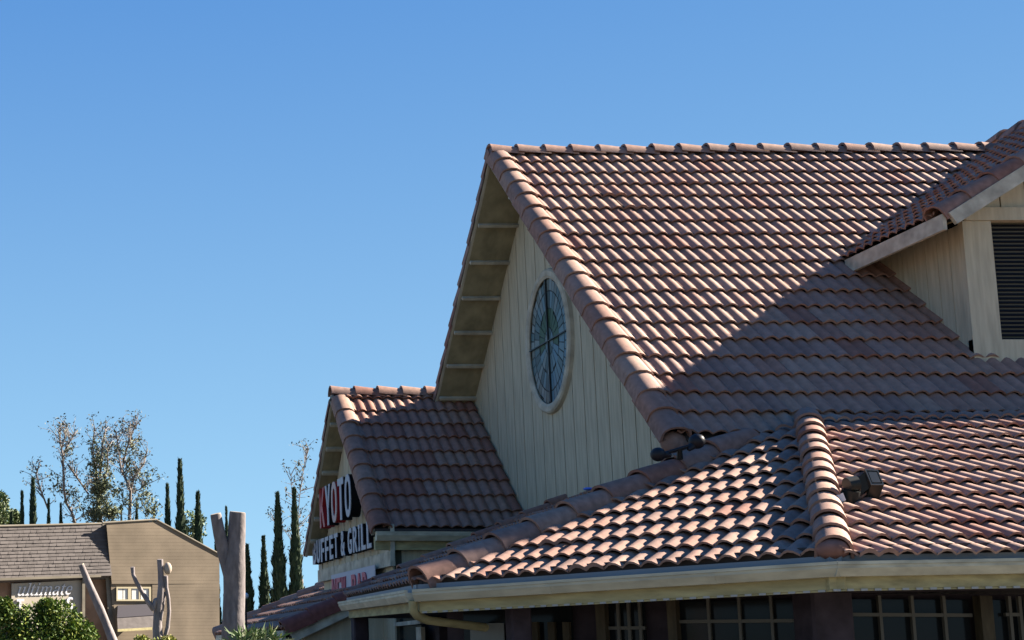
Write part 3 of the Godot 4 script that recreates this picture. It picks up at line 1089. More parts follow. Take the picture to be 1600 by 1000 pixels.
func wing() -> void:
	# low hipped porch roof on the far side of the signs
	var p := deg_to_rad(25.5)
	var s := Vector3(cos(p), sin(p), 0)
	var f := plane(V(-2.98, -6.43, -1.3), Vector3.BACK, s)
	var L := 2.5
	var r := roof_deck("wing_roof", [on(f, 0, 0), on(f, -7.0, 0), on(f, -4.75, L), on(f, 0, L)], f.n, 0.1)
	lay(r, f, [Vector2(0, -0.1), Vector2(-7.05, -0.1), Vector2(-4.75, L), Vector2(0, L)], 0.1525, 0.343, 0.0, -0.05, 8, -7.2, 0.2, 0.0, 0, 0.3)
	var e := cap_mesh(arch(0.13, 0.10, 9, 0.9), 0.46, 0.92, 0.03, 0.022)
	caps(r, "edge_tile", e, on(f, 0.02, -0.05), on(f, 0.02, L), f.n, 0.42, 1.0, [M.redtile])
	caps(r, "hip_tile", e, on(f, -7.0, 0), on(f, -4.75, L), f.n, 0.40, 0.6)
	var st := mb()
	slab(st, on(f, 0.05, 0, -0.24), s * L, f.n * 0.16, Vector3(0, 0, 0.04))
	obj("barge_board", st, M.trim, house)
	st = mb()
	slab(st, on(f, -7.0, -0.0, 0.0) + Vector3(-0.03, -0.22, 0), Vector3(0, 0, 6.98), Vector3(0, 0.16, 0), Vector3(0.03, 0, 0))
	obj("fascia", st, M.trim, house)
	st = mb()
	prism(st, [V(-2.7, -8.5, -1.4), V(-2.7, -6.45, -1.4), V(-1.6, -5.93, -1.4), V(-1.6, -8.5, -1.4)], Vector3(0, 0, -0.12))
	obj("wing_end_wall", st, M.cream, house)
	st = mb()
	box(st, V(-2.5, -8.5, -8.0), V(-1.5, -6.6, -1.6))
	obj("wing_wall", st, M.cream, house)
	st = mb()
	prism(st, [on(f, -4.75, L, -0.1), on(f, 0, L, -0.1), on(f, 0, L, -0.1) + Vector3(0.6, -0.4, 0), on(f, -4.75, L, -0.1) + Vector3(0.6, -0.4, 0)], Vector3(0, -0.06, 0))
	obj("wing_back_roof", st, M.deck, house)
	st = mb()
	box(st, V(-1.78, -7.4, -3.85), V(-1.70, -6.12, -3.2))
	obj("wall_panel", st, M.trim, house)


# ------------------------------------------------------------------ signs
func letter(parent: Node3D, ch: String, font: Font, at: Vector3, w: float, h: float, depth: float, face_m: Material, side_m: Material) -> void:
	var tm := TextMesh.new()
	tm.font = font
	tm.text = ch
	tm.font_size = 64
	tm.pixel_size = 0.01
	tm.depth = depth
	tm.curve_step = 2.0
	tm.horizontal_alignment = HORIZONTAL_ALIGNMENT_LEFT
	var bb := tm.get_aabb()
	var sx := w / maxf(bb.size.x, 0.01)
	var sy := h / maxf(bb.size.y, 0.01)
	var turn := Basis(Vector3.UP, -PI / 2)
	var mi := obj("letter", tm, side_m, parent)
	var b := turn * Basis.from_scale(Vector3(sx, sy, 1))
	mi.transform = Transform3D(b, at - b * Vector3(bb.position.x, bb.position.y, 0) - parent.position)
	var tf: TextMesh = tm.duplicate()
	tf.depth = 0.012
	var fm := obj("letter_face", tf, face_m, mi)
	fm.position = Vector3(0, 0, depth * 0.5 + 0.004)


func signs() -> void:
	var f := SystemFont.new()
	f.font_names = PackedStringArray(["Droid Sans"])
	f.font_weight = 700
	var s1 := thing("channel_letter_sign", "large red and white raised letters under the peak of the small gable", "sign", V(-1.72, -4.8, -3.1), "raised letter signs on the gable")
	var t1 := "KYOTO"
	var faces := [M.signred, M.signwhite, M.signdull, M.signwhite, M.signwhite]
	var zs := [-4.22, -3.80, -3.36, -2.90, -2.44]
	for i in 5:
		letter(s1, t1[i], f, V(-1.76, -4.80, zs[i]), 0.37, 0.64, 0.15, faces[i], M.signred if i == 0 or i == 2 else M.navy)
	var s2 := thing("channel_letter_sign", "row of white raised letters with dark sides along the gable's lower rail", "sign", V(-1.72, -5.3, -3.1), "raised letter signs on the gable")
	var t2 := "BUFFET & GRILL"
	var z := -5.12
	for i in t2.length():
		if t2[i] == " ":
			z += 0.14
			continue
		var w := 0.25 if t2[i] != "I" else 0.10
		letter(s2, t2[i], f, V(-1.73, -5.33, z), w, 0.38, 0.10, M.signwhite, M.navy)
		z += w + 0.075
	var b := thing("banner", "white banner with faded red letters hung below the raised letters", "banner", V(-1.735, -5.85, -2.7))
	var st := mb()
	box(st, Vector3(-0.008, -0.30, -1.25), Vector3(0.004, 0.28, 1.5))
	obj("cloth", st, M.banner, b)
	var zz := -3.86
	for ch in "NEW BAR":
		if ch != " ":
			letter(b, ch, f, V(-1.75, -6.06, zz), 0.27, 0.42, 0.006, M.bannerred, M.bannerred)
		zz += 0.33


# ------------------------------------------------------------------ lamps
func lamps() -> void:
	var oy := Vector3(0, OY, 0)
	var base := Vector3(0.10, -5.50, 6.80) + oy
	var fl := thing("floodlight", "black box floodlight on a short arm clamped beside the sunlit hip tiles", "floodlight", base)
	var c := spot(0, 0, 0)
	var d := (base - c).dot(-cam_z)
	var at := func(x: float, y: float, dd: float) -> Vector3: return spot(x, y, d + dd) - base
	var st := mb()
	tube(st, [at.call(1322, 800, 0.06), at.call(1326, 786, 0.0), at.call(1330, 766, -0.02)], [0.075, 0.075, 0.07], 14)
	obj("housing", st, M.lamp, fl)
	st = mb()
	tube(st, [at.call(1323, 758, -0.03), at.call(1338, 755, -0.03)], [0.062, 0.064], 14)
	obj("swivel", st, M.lamp, fl)
	var A: Vector3 = at.call(1351, 733, 0.02)
	var B: Vector3 = at.call(1371, 734, 0.0)
	var C: Vector3 = at.call(1381, 758, -0.04)
	var D: Vector3 = at.call(1361, 758, -0.02)
	var ex: Vector3 = at.call(1352, 783, 0.07) - D
	var nf := (B - A).cross(D - A).normalized()
	if nf.dot(cam_z) < 0.0:
		nf = -nf
	st = mb()
	prism(st, [A, B, C, D], ex * 0.9)
	var mid := (A + B + C + D) / 4.0
	prism(st, [A.lerp(mid, 0.25) + ex * 0.9, B.lerp(mid, 0.25) + ex * 0.9, C.lerp(mid, 0.25) + ex * 0.9, D.lerp(mid, 0.25) + ex * 0.9], ex * 0.14)
	prism(st, [at.call(1341, 746, 0.04), at.call(1352, 736, 0.03), at.call(1362, 760, 0.0), at.call(1346, 772, 0.03)], Vector3(0.0, 0.0, -0.07))
	var head := obj("lamp_head", st, M.lamp, fl)
	st = mb()
	for e in [[A, B], [B, C], [C, D], [D, A]]:
		var e0: Vector3 = e[0]
		var e1: Vector3 = e[1]
		prism(st, [e0, e1, e1.lerp(mid, 0.16), e0.lerp(mid, 0.16)], nf * 0.008)
	obj("cover_rim", st, M.lampgrey, head)
	st = mb()
	prism(st, [A.lerp(mid, 0.34), B.lerp(mid, 0.34), C.lerp(mid, 0.34), D.lerp(mid, 0.34)], nf * 0.006)
	obj("cover_panel", st, M.lampgrey, head)
	st = mb()
	slab(st, at.call(1308, 788, -0.05), Vector3(0.045, 0.02, 0.02), Vector3(-0.02, 0.06, 0), Vector3(0, 0.01, 0.03))
	obj("bracket", st, M.white, fl)
	st = mb()
	tube(st, [at.call(1318, 812, 0.05), at.call(1326, 800, 0.03)], [0.03, 0.03], 8)
	obj("arm", st, M.lamp, fl)
	# pair of round lamps
	var b2 := hit(1066, 716, V(0, 0, 5.05), Vector3(0, 0, 1))
	var tl := thing("twin_spotlight", "pair of black ball-shaped spotlights on a bar below the tiled gable edge", "spotlight", b2)
	for e in [[1028.0, 710.0, 0.068], [1089.0, 689.5, 0.074]]:
		st = mb()
		var q := hit(e[0], e[1], V(0, 0, 5.05), Vector3(0, 0, 1)) - b2
		ball(st, q, Vector3(e[2], e[2], e[2]))
		tube(st, [q, q + (Vector3(0, 0.02, 0) - q).normalized() * 0.12], [e[2] * 0.8, 0.02], 10)
		obj("lamp_head", st, M.black, tl)
	st = mb()
	tube(st, [hit(1036, 709, V(0, 0, 5.05), Vector3(0, 0, 1)) - b2, hit(1082, 695, V(0, 0, 5.05), Vector3(0, 0, 1)) - b2], [0.016, 0.016], 8)
	obj("bar", st, M.black, tl)
	st = mb()
	tube(st, [hit(1062, 701, V(0, 0, 5.05), Vector3(0, 0, 1)) - b2, Vector3(0, 0.0, -0.05)], [0.02, 0.03], 8)
	obj("bracket", st, M.lamp, tl)
	st = mb()
	slab(st, hit(1039, 712, V(0, 0, 5.02), Vector3(0, 0, 1)) - b2, Vector3(0.07, 0.015, 0), Vector3(0, -0.03, 0), Vector3(0, 0, 0.02))
	obj("plate", st, M.lampgrey, tl)
	# small blue lid lying under the left hip
	st = mb()
	var lp := Q12 + oy
	var f1 := plane(lp, Q12 - Q01, T12 - Q12)
	ball(st, hit(919, 764, on(f1, 0, 0, 0.06), f1.n), Vector3(0.05, 0.016, 0.035), 12, 6)
	tag(obj("plastic_lid", st, M.blue), "small blue plastic lid lying on the shaded tiles below the left hip", "lid")
	# globe lamp far behind the trunk
	st = mb()
	ball(st, Vector3.ZERO, Vector3(0.042, 0.042, 0.042))
	var g := thing("globe_lamp", "small white globe lamp on a post just right of the big pruned trunk", "lamp", spot(384, 931, 19.0))
	obj("globe", st, M.white, g)
	st = mb()
	tube(st, [Vector3(0, -0.06, 0), Vector3(0, -spot(384, 931, 19.0).y, 0)], [0.012, 0.02], 8)
	obj("post", st, M.black, g)


# ------------------------------------------------------------------ trees
func leaf_quad(out: Dictionary, p: Vector3, dir: Vector3, side: Vector3, l: float, w: float) -> void:
	var n := dir.cross(side).normalized()
	if n.y < 0.0:
		n = -n
	var a := p - side * w * 0.5
	var b := p + dir * l * 0.5 - side * w * 0.5
	quad_into(out, [p - dir * l * 0.5, p + side * w * 0.5, p + dir * l * 0.5, p - side * w * 0.5], [n, n, n, n])


func rand_dir() -> Vector3:
	var v := Vector3(rng.randfn(), rng.randfn(), rng.randfn())
	return v.normalized() if v.length() > 0.01 else Vector3.UP


func make_cypress() -> Node3D:
	# ten metres tall; blades pressed along a spindle, the rest scaled from it
	var root := Node3D.new()
	var st := mb()
	tube(st, [Vector3(0, 0, 0), Vector3(0, 8.5, 0)], [0.16, 0.03], 6)
	obj("trunk", st, M.twig, root)
	var d := arrays(true)
	for i in 3200:
		var t := pow(rng.randf(), 0.8)
		var y := 0.3 + t * 9.6
		var r := 0.80 * pow(sin(PI * clampf(0.08 + 0.92 * (1.0 - t), 0.0, 1.0) * 0.5), 1.25) * (0.75 if t < 0.08 else 1.0)
		r *= 0.86 + 0.2 * sin(y * 2.3) * sin(y * 5.1 + 1.0)
		var a := rng.randf() * TAU
		var rr := r * sqrt(rng.randf_range(0.35, 1.0))
		var p := Vector3(cos(a) * rr, y, sin(a) * rr)
		var out := Vector3(cos(a), 0, sin(a))
		var dir := (Vector3.UP * 1.0 + out * rng.randf_range(0.05, 0.45) + rand_dir() * 0.25).normalized()
		var side := dir.cross(out + rand_dir() * 0.5).normalized()
		var g := rng.randf_range(0.7, 1.25)
		d.tone = Color(0.026 * g, 0.042 * g, 0.022 * g)
		leaf_quad(d, p, dir, side, rng.randf_range(0.35, 0.75), rng.randf_range(0.12, 0.24))
	obj("crown", mesh_of(d), M.needle, root)
	return root


func cypresses() -> void:
	var proto := make_cypress()
	var list := [
		[18.0, 803.0, 7.0, 108.0, "short dark cypress tip at the roof's far left end"],
		[34.5, 771.0, 6.0, 104.0, "slim dark cypress left of the broad one by the bare trees"],
		[51.5, 751.0, 8.5, 100.0, "broad dark cypress, tallest of those left of the bare trees"],
		[76.0, 783.0, 5.0, 104.0, "small pointed cypress under the leftmost leaning bare limb"],
		[95.0, 790.0, 5.0, 106.0, "small cypress tip beneath the leftmost bare tree's upright stem"],
		[189.5, 793.0, 3.5, 112.0, "thin cypress tip between the leafy and the forked bare tree"],
		[213.5, 788.0, 5.0, 106.0, "small cypress tip right of the forked bare tree's trunk"],
		[240.5, 796.0, 4.5, 108.0, "lowest cypress tip above the tan gable's ridge"],
		[261.5, 760.0, 7.0, 100.0, "middling cypress just left of the tallest one"],
		[281.0, 722.0, 9.0, 98.0, "tallest dark cypress, standing over the tan gable's slope"],
		[309.0, 772.0, 8.5, 100.0, "leaning dark cypress right of the tallest one"],
		[337.0, 845.0, 5.0, 112.0, "low cypress half hidden behind the big pruned trunk's left side"],
		[353.5, 795.0, 4.5, 112.0, "thin cypress seen in the fork of the big pruned trunk"],
		[386.0, 853.0, 8.0, 100.0, "cypress close on the right of the big pruned trunk"],
		[411.5, 840.0, 7.5, 100.0, "cypress standing alone between two others over the low wing roof"],
		[433.5, 773.0, 9.5, 96.0, "tall slim cypress over the middle of the low wing roof"],
		[459.5, 766.0, 8.5, 96.0, "tall cypress beside the small gable's outer edge"]]
	for i in list.size():
		var e: Array = list[i]
		var o: Node3D = proto if i == 0 else proto.duplicate()
		o.name = numbered("cypress_tree")
		add_child(o)
		var top := spot(e[0], e[1], e[3])
		o.position = Vector3(top.x, 0, top.z)
		var h := top.y
		var half: float = e[2] * e[3] / FOCAL
		o.scale = Vector3(half / 0.40, h / 9.95, half / 0.40)
		o.rotation.y = i * 1.7
		tag(o, e[4], "tree", "cypresses behind the far building")


func bare_tree(label: String, stems: Array, d: float, leaves: Array, base_px: Array, leaf_n: int, green: float) -> void:
	var at := spot(base_px[0], base_px[1], d)
	var base := Vector3(at.x, 0, at.z)
	var t := thing("bare_tree", label, "tree", base, "sparse trees behind the far building")
	var st := mb()
	var twig := mb()
	var tips: Array = []
	for s in stems:
		var path: Array = []
		var radii: Array = []
		var w0: float = s[0]
		var w1: float = s[1]
		var n: int = (s.size() - 2) / 2
		for i in n:
			path.append(spot(s[2 + i * 2], s[3 + i * 2], d + rng.randf_range(-1.2, 1.2)) - base)
			radii.append(lerpf(w0, w1, float(i) / maxi(n - 1, 1)) * d / FOCAL * 0.5)
		tube(st, path, radii, 6)
		for i in n - 1:
			for k in 7:
				var p: Vector3 = path[i].lerp(path[i + 1], rng.randf())
				var q: Vector3 = p + Vector3(rng.randfn(0, 0.45), rng.randf_range(0.1, 0.9), rng.randfn(0, 0.45))
				var q2: Vector3 = q + Vector3(rng.randfn(0, 0.3), rng.randf_range(0.0, 0.6), rng.randfn(0, 0.3))
				tube(twig, [p, q, q2], [0.035, 0.022, 0.01], 4)
				tips.append(q)
				tips.append(q2)
	# a bole down to the ground
	var foot := spot(base_px[0], base_px[1], d) - base
	tube(st, [Vector3(0, 0, 0), foot], [0.3, 0.18], 8)
	obj("trunk", st, M.twig, t)
	obj("twigs", twig, M.twig, t)
	var o := arrays(true)
	for p in tips:
		for k in 3:
			var g := rng.randf_range(0.6, 1.3)
			o.tone = Color(0.11 * g, 0.115 * g, 0.08 * g).lerp(Color(0.13 * g, 0.115 * g, 0.10 * g), rng.randf() * 0.6)
			leaf_quad(o, p + rand_dir() * 0.22, rand_dir(), rand_dir(), 0.22, 0.13)
	for b in leaves:
		var c := spot(b[0], b[1], d) - base
		var rx: float = b[2] * d / FOCAL
		var ry: float = b[3] * d / FOCAL
		var cl: Array = []
		for k in int(b[4] / 9):
			cl.append(c + Vector3(rng.randfn(0, 0.48) * rx, rng.randfn(0, 0.48) * ry, rng.randfn(0, 0.5) * rx))
		for p in cl:
			for k in leaf_n:
				var g := rng.randf_range(0.6, 1.35)
				o.tone = Color(0.15 * g, 0.155 * g, 0.105 * g).lerp(Color(0.11 * g, 0.135 * g, 0.07 * g), green * rng.randf())
				leaf_quad(o, p + rand_dir() * rng.randf_range(0.05, 0.5), (rand_dir() + Vector3(0, -0.6, 0)).normalized(), rand_dir(), 0.30, 0.13)
	obj("foliage", mesh_of(o), M.dry, t)


func trees() -> void:
	cypresses()
	bare_tree("tall thin tree, leftmost of the sparse ones, with a limb leaning left", [[5, 3, 118, 820, 112, 800, 103, 785, 100, 765, 99, 735, 98, 710, 94, 690, 92, 671], [3, 2, 98, 712, 104, 700, 110, 688, 121, 672], [2.2, 1.2, 96, 700, 102, 682, 105, 666], [3.4, 1.5, 75, 795, 66, 772, 60, 755, 57, 738, 59, 733], [3.4, 3, 107, 727, 120, 746, 130, 760, 138, 772]], 104, [[92, 760, 16, 22, 110], [115, 770, 18, 26, 120], [108, 705, 10, 20, 60]], [118, 822], 13, 0.3)
	bare_tree("leafiest of the sparse trees, with a dense grey-green middle", [[7, 5, 158, 822, 155, 790, 152, 760, 150, 735], [3.4, 2, 152, 740, 146, 715, 145, 695, 148, 668], [3.6, 2, 156, 745, 159, 715, 161, 690, 166, 669], [3, 1.5, 158, 760, 168, 735, 168, 700, 174, 690]], 106, [[155, 765, 19, 34, 900], [148, 805, 14, 14, 320], [172, 805, 16, 14, 320], [150, 710, 14, 24, 150], [166, 715, 12, 24, 130]], [158, 822], 20, 0.7)
	bare_tree("forked sparse tree, rightmost, with thin pale limbs spreading right", [[6, 4, 202, 825, 203, 790, 204, 768, 198, 752, 190, 735], [3.4, 1.8, 190, 738, 187, 715, 184, 690, 181, 673], [3.6, 1.6, 192, 730, 197, 705, 203, 688, 207, 676, 213, 661], [3.4, 1.6, 204, 768, 210, 745, 218, 735, 226, 722, 229, 707], [2.4, 1.2, 206, 700, 203, 682, 201, 664], [2.6, 1.2, 204, 770, 218, 765, 232, 752]], 104, [[222, 785, 22, 26, 260], [232, 750, 16, 20, 120], [200, 735, 10, 14, 110], [188, 700, 8, 20, 60], [190, 770, 14, 20, 100], [212, 700, 12, 26, 90], [240, 800, 14, 14, 110]], [202, 825], 15, 0.5)
	bare_tree("thin twiggy tree half hidden behind the small gable's outer edge", [[2, 0.6, 470, 900, 467, 850, 466, 800, 470, 760, 477, 720, 482, 700], [1.2, 0.5, 466, 820, 456, 770, 454, 742], [1.2, 0.5, 466, 860, 440, 822, 428, 812]], 98, [[470, 740, 12, 40, 60], [440, 820, 14, 40, 46]], [470, 905], 4, 0.2)
	# round leafy crowns peeping over the roof
	for e in [["pale green leafy tree at the picture's left edge", -6.0, 800.0, 20.0, 36.0, 118.0, 700, 0.10], ["low pale green tree between the two leftmost cypresses", 22.0, 812.0, 8.0, 14.0, 120.0, 260, 0.09], ["pale green tree behind the leaning cypress", 302.0, 822.0, 20.0, 24.0, 122.0, 150, 0.10]]:
		var d: float = e[5]
		var c := spot(e[1], e[2], d)
		var t := thing("leafy_tree", e[0], "tree", Vector3(c.x, 0, c.z), "leafy trees behind the far building")
		var st := mb()
		tube(st, [Vector3.ZERO, Vector3(0.2, c.y * 0.6, 0), Vector3(0, c.y, 0)], [0.28, 0.2, 0.08], 7)
		obj("trunk", st, M.twig, t)
		var o := arrays(true)
		for k in int(e[6]):
			var g := rng.randf_range(0.6, 1.3)
			o.tone = Color(0.09 * g, 0.115 * g, 0.055 * g)
			var p := rand_dir() * pow(rng.randf(), 0.4)
			p = Vector3(p.x * e[3], p.y * e[4], p.z * e[3]) * d / FOCAL
			for j in 5:
				leaf_quad(o, Vector3(0, c.y, 0) + p + rand_dir() * 0.3, rand_dir(), rand_dir(), 0.34, 0.2)
		obj("foliage", mesh_of(o), M.leaf, t)
	pruned_trunks()
	bushes()


func px_path(list: Array, d: float, base: Vector3) -> Array:
	var r: Array = []
	for i in range(0, list.size(), 2):
		r.append(spot(list[i], list[i + 1], d + (0.0 if list.size() <= 4 else 0.05 * sin(i * 1.9) * (1.0 - float(i) / (list.size() - 2)))) - base)
	return r


func px_radii(list: Array, d: float) -> Array:
	var r: Array = []
	for w in list:
		r.append(w * 0.5 * d / FOCAL)
	return r


func pruned_trunks() -> void:
	var d := 10.0
	var c := spot(364, 1000, d)
	var base := Vector3(c.x, 0, c.z)
	var t := thing("pruned_trunk", "big pale forked trunk sawn off bare in front of the low wing roof", "tree", base, "pruned trunks")
	var st := mb()
	var main_path := px_path([364, 1000, 365, 960, 366, 925, 366, 890, 368, 860, 370, 830, 371, 801], d, base)
	main_path.push_front(Vector3(0, 0, 0))
	tube(st, main_path, px_radii([42, 37, 34, 34, 34, 29, 27, 25], d), 22, 0.022)
	obj("trunk", st, M.bark, t)
	st = mb()
	tube(st, px_path([366, 935, 359, 900, 351, 868, 343, 835, 337, 804], d, base), px_radii([8, 20, 21, 19, 17], d), 16, 0.012)
	obj("limb", st, M.bark, t)
	st = mb()
	tube(st, px_path([371, 802, 371.2, 799.8], d, base), px_radii([24.5, 23.5], d), 18)
	obj("sawn_end", st, M.cut, t)
	st = mb()
	tube(st, px_path([337.3, 805, 336.7, 802.6], d, base), px_radii([16.4, 15.6], d), 16)
	obj("sawn_end", st, M.cut, t)
	d = 10.6
	c = spot(178, 1000, d)
	base = Vector3(c.x, 0, c.z)
	t = thing("pruned_trunk", "single bare pole leaning left beside the green bush", "tree", base, "pruned trunks")
	st = mb()
	tube(st, px_path([200, 1060, 174, 995, 165, 972, 156, 951, 144, 924, 135, 903, 127, 883], d, base), px_radii([15, 14, 12.5, 14, 12, 11, 9.5], d), 12, 0.05)
	obj("trunk", st, M.palebark, t)
	st = mb()
	tube(st, px_path([127, 883, 126.4, 881.6], d, base), px_radii([9.4, 8.8], d), 12)
	obj("sawn_end", st, M.cut, t)
	d = 10.4
	c = spot(248, 1000, d)
	base = Vector3(c.x, 0, c.z)
	t = thing("pruned_trunk", "pale knobbly trunk with two bare upright limbs and a rounded stump", "tree", base, "pruned trunks")
	st = mb()
	var mp := px_path([247, 1000, 246, 980, 247, 955, 250, 938, 252, 915, 251, 893, 250, 874], d, base)
	mp.push_front(Vector3(0, 0, 0))
	tube(st, mp, px_radii([26, 17, 15, 14, 11, 10, 9.5, 9.5], d), 12, 0.04)
	obj("trunk", st, M.palebark, t)
	for e in [[[240, 952, 231, 940, 222, 925, 213, 910, 208, 898, 207, 886], [9, 7.5, 7, 6.5, 6, 6.5]], [[240, 950, 243, 938, 250, 935, 253, 940], [8, 8, 8, 7]], [[256, 1000, 262, 980, 264, 955, 263, 935, 260, 918, 258, 900], [6, 7, 6.5, 6, 6, 9]], [[251, 985, 252, 965, 255, 945, 257, 925], [4, 4.5, 5, 5]]]:
		st = mb()
		tube(st, px_path(e[0], d, base), px_radii(e[1], d), 10, 0.05)
		obj("limb", st, M.palebark, t)
	st = mb()
	ball(st, spot(262, 888, d) - base, Vector3(6.5, 9.5, 6.5) * d / FOCAL, 12, 8)
	obj("knob", st, M.cut, t)


func leafy(called: String, label: String, blobs: Array, d: float, count: int, size: float, cols: Array) -> void:
	var c := spot(blobs[0][0], 1000, d)
	var base := Vector3(c.x, 0, c.z)
	var t := thing(called, label, "bush", base)
	var st := mb()
	for k in 7:
		var b: Array = blobs[k % blobs.size()]
		var e := spot(b[0] + rng.randf_range(-8, 8), b[1], d) - base
		tube(st, [Vector3(rng.randfn(0, 0.08), 0, rng.randfn(0, 0.08)), Vector3(e.x * 0.5, e.y * 0.6, rng.randfn(0, 0.1)), e], [0.03, 0.02, 0.01], 5)
	obj("stem", st, M.twig, t)
	var o := arrays(true)
	for k in count:
		var b: Array = blobs[rng.randi() % blobs.size()]
		var dir := rand_dir()
		var r := pow(rng.randf(), 0.28)
		var p := spot(b[0], b[1], d) - base + Vector3(dir.x * b[2], dir.y * b[3], dir.z * b[2]) * r * d / FOCAL * (1.0 + 0.14 * sin(dir.x * 9.0) * sin(dir.y * 8.0 + dir.z * 7.0))
		var g := rng.randf_range(0.65, 1.3)
		var k0: Array = cols[rng.randi() % cols.size()]
		o.tone = Color(k0[0] * g, k0[1] * g, k0[2] * g)
		var ld := (dir + rand_dir() * 0.9 + Vector3(0, -0.2, 0)).normalized()
		leaf_quad(o, p, ld, ld.cross(rand_dir()).normalized(), size * rng.randf_range(0.7, 1.3), size * rng.randf_range(0.35, 0.6))
	var fo := obj("foliage", mesh_of(o), M.leaf, t)
	fo.set_meta("kind", "stuff")


func bushes() -> void:
	leafy("green_bush", "dense rounded green bush in the lower left corner", [[58, 985, 44, 44], [92, 975, 36, 40], [75, 958, 20, 24], [20, 985, 34, 38], [8, 955, 16, 22], [125, 1000, 30, 34], [45, 1020, 60, 50], [100, 1020, 50, 50]], 9.6, 15000, 0.030, [[0.085, 0.125, 0.02], [0.06, 0.10, 0.016], [0.04, 0.07, 0.014], [0.13, 0.15, 0.028]])
	leafy("yellow_bush", "low yellow-green bush at the foot of the knobbly trunk", [[222, 1004, 12, 12], [262, 1004, 14, 12], [242, 1010, 20, 12]], 10.2, 900, 0.03, [[0.22, 0.21, 0.05], [0.13, 0.15, 0.03]])
	# spiky plant before the low wing roof
	var d := 9.5
	var c := spot(402, 1010, d)
	var base := Vector3(c.x, 0, c.z)
	var t := thing("spiky_plant", "spiky green plant with thin arching leaves below the red-capped roof edge", "plant", base)
	var st := mb()
	tube(st, [Vector3.ZERO, Vector3(0, c.y, 0)], [0.06, 0.05], 8)
	obj("trunk", st, M.twig, t)
	var o := arrays(true)
	for k in 330:
		var root := spot(402 + rng.randf_range(-34, 34), 1004 + rng.randf_range(-8, 14), d) - base + Vector3(0, 0, rng.randf_range(-0.12, 0.12))
		var dir := (Vector3(rng.randfn(0, 0.8), rng.randf_range(0.2, 1.0), rng.randfn(0, 0.7))).normalized()
		var side := dir.cross(rand_dir()).normalized()
		var g := rng.randf_range(0.6, 1.3)
		o.tone = Color(0.06 * g, 0.095 * g, 0.035 * g) if rng.randf() < 0.7 else Color(0.15 * g, 0.17 * g, 0.09 * g)
		leaf_quad(o, root + dir * 0.06, dir, side, rng.randf_range(0.08, 0.16), 0.013)
	obj("leaves", mesh_of(o), M.leaf, t)


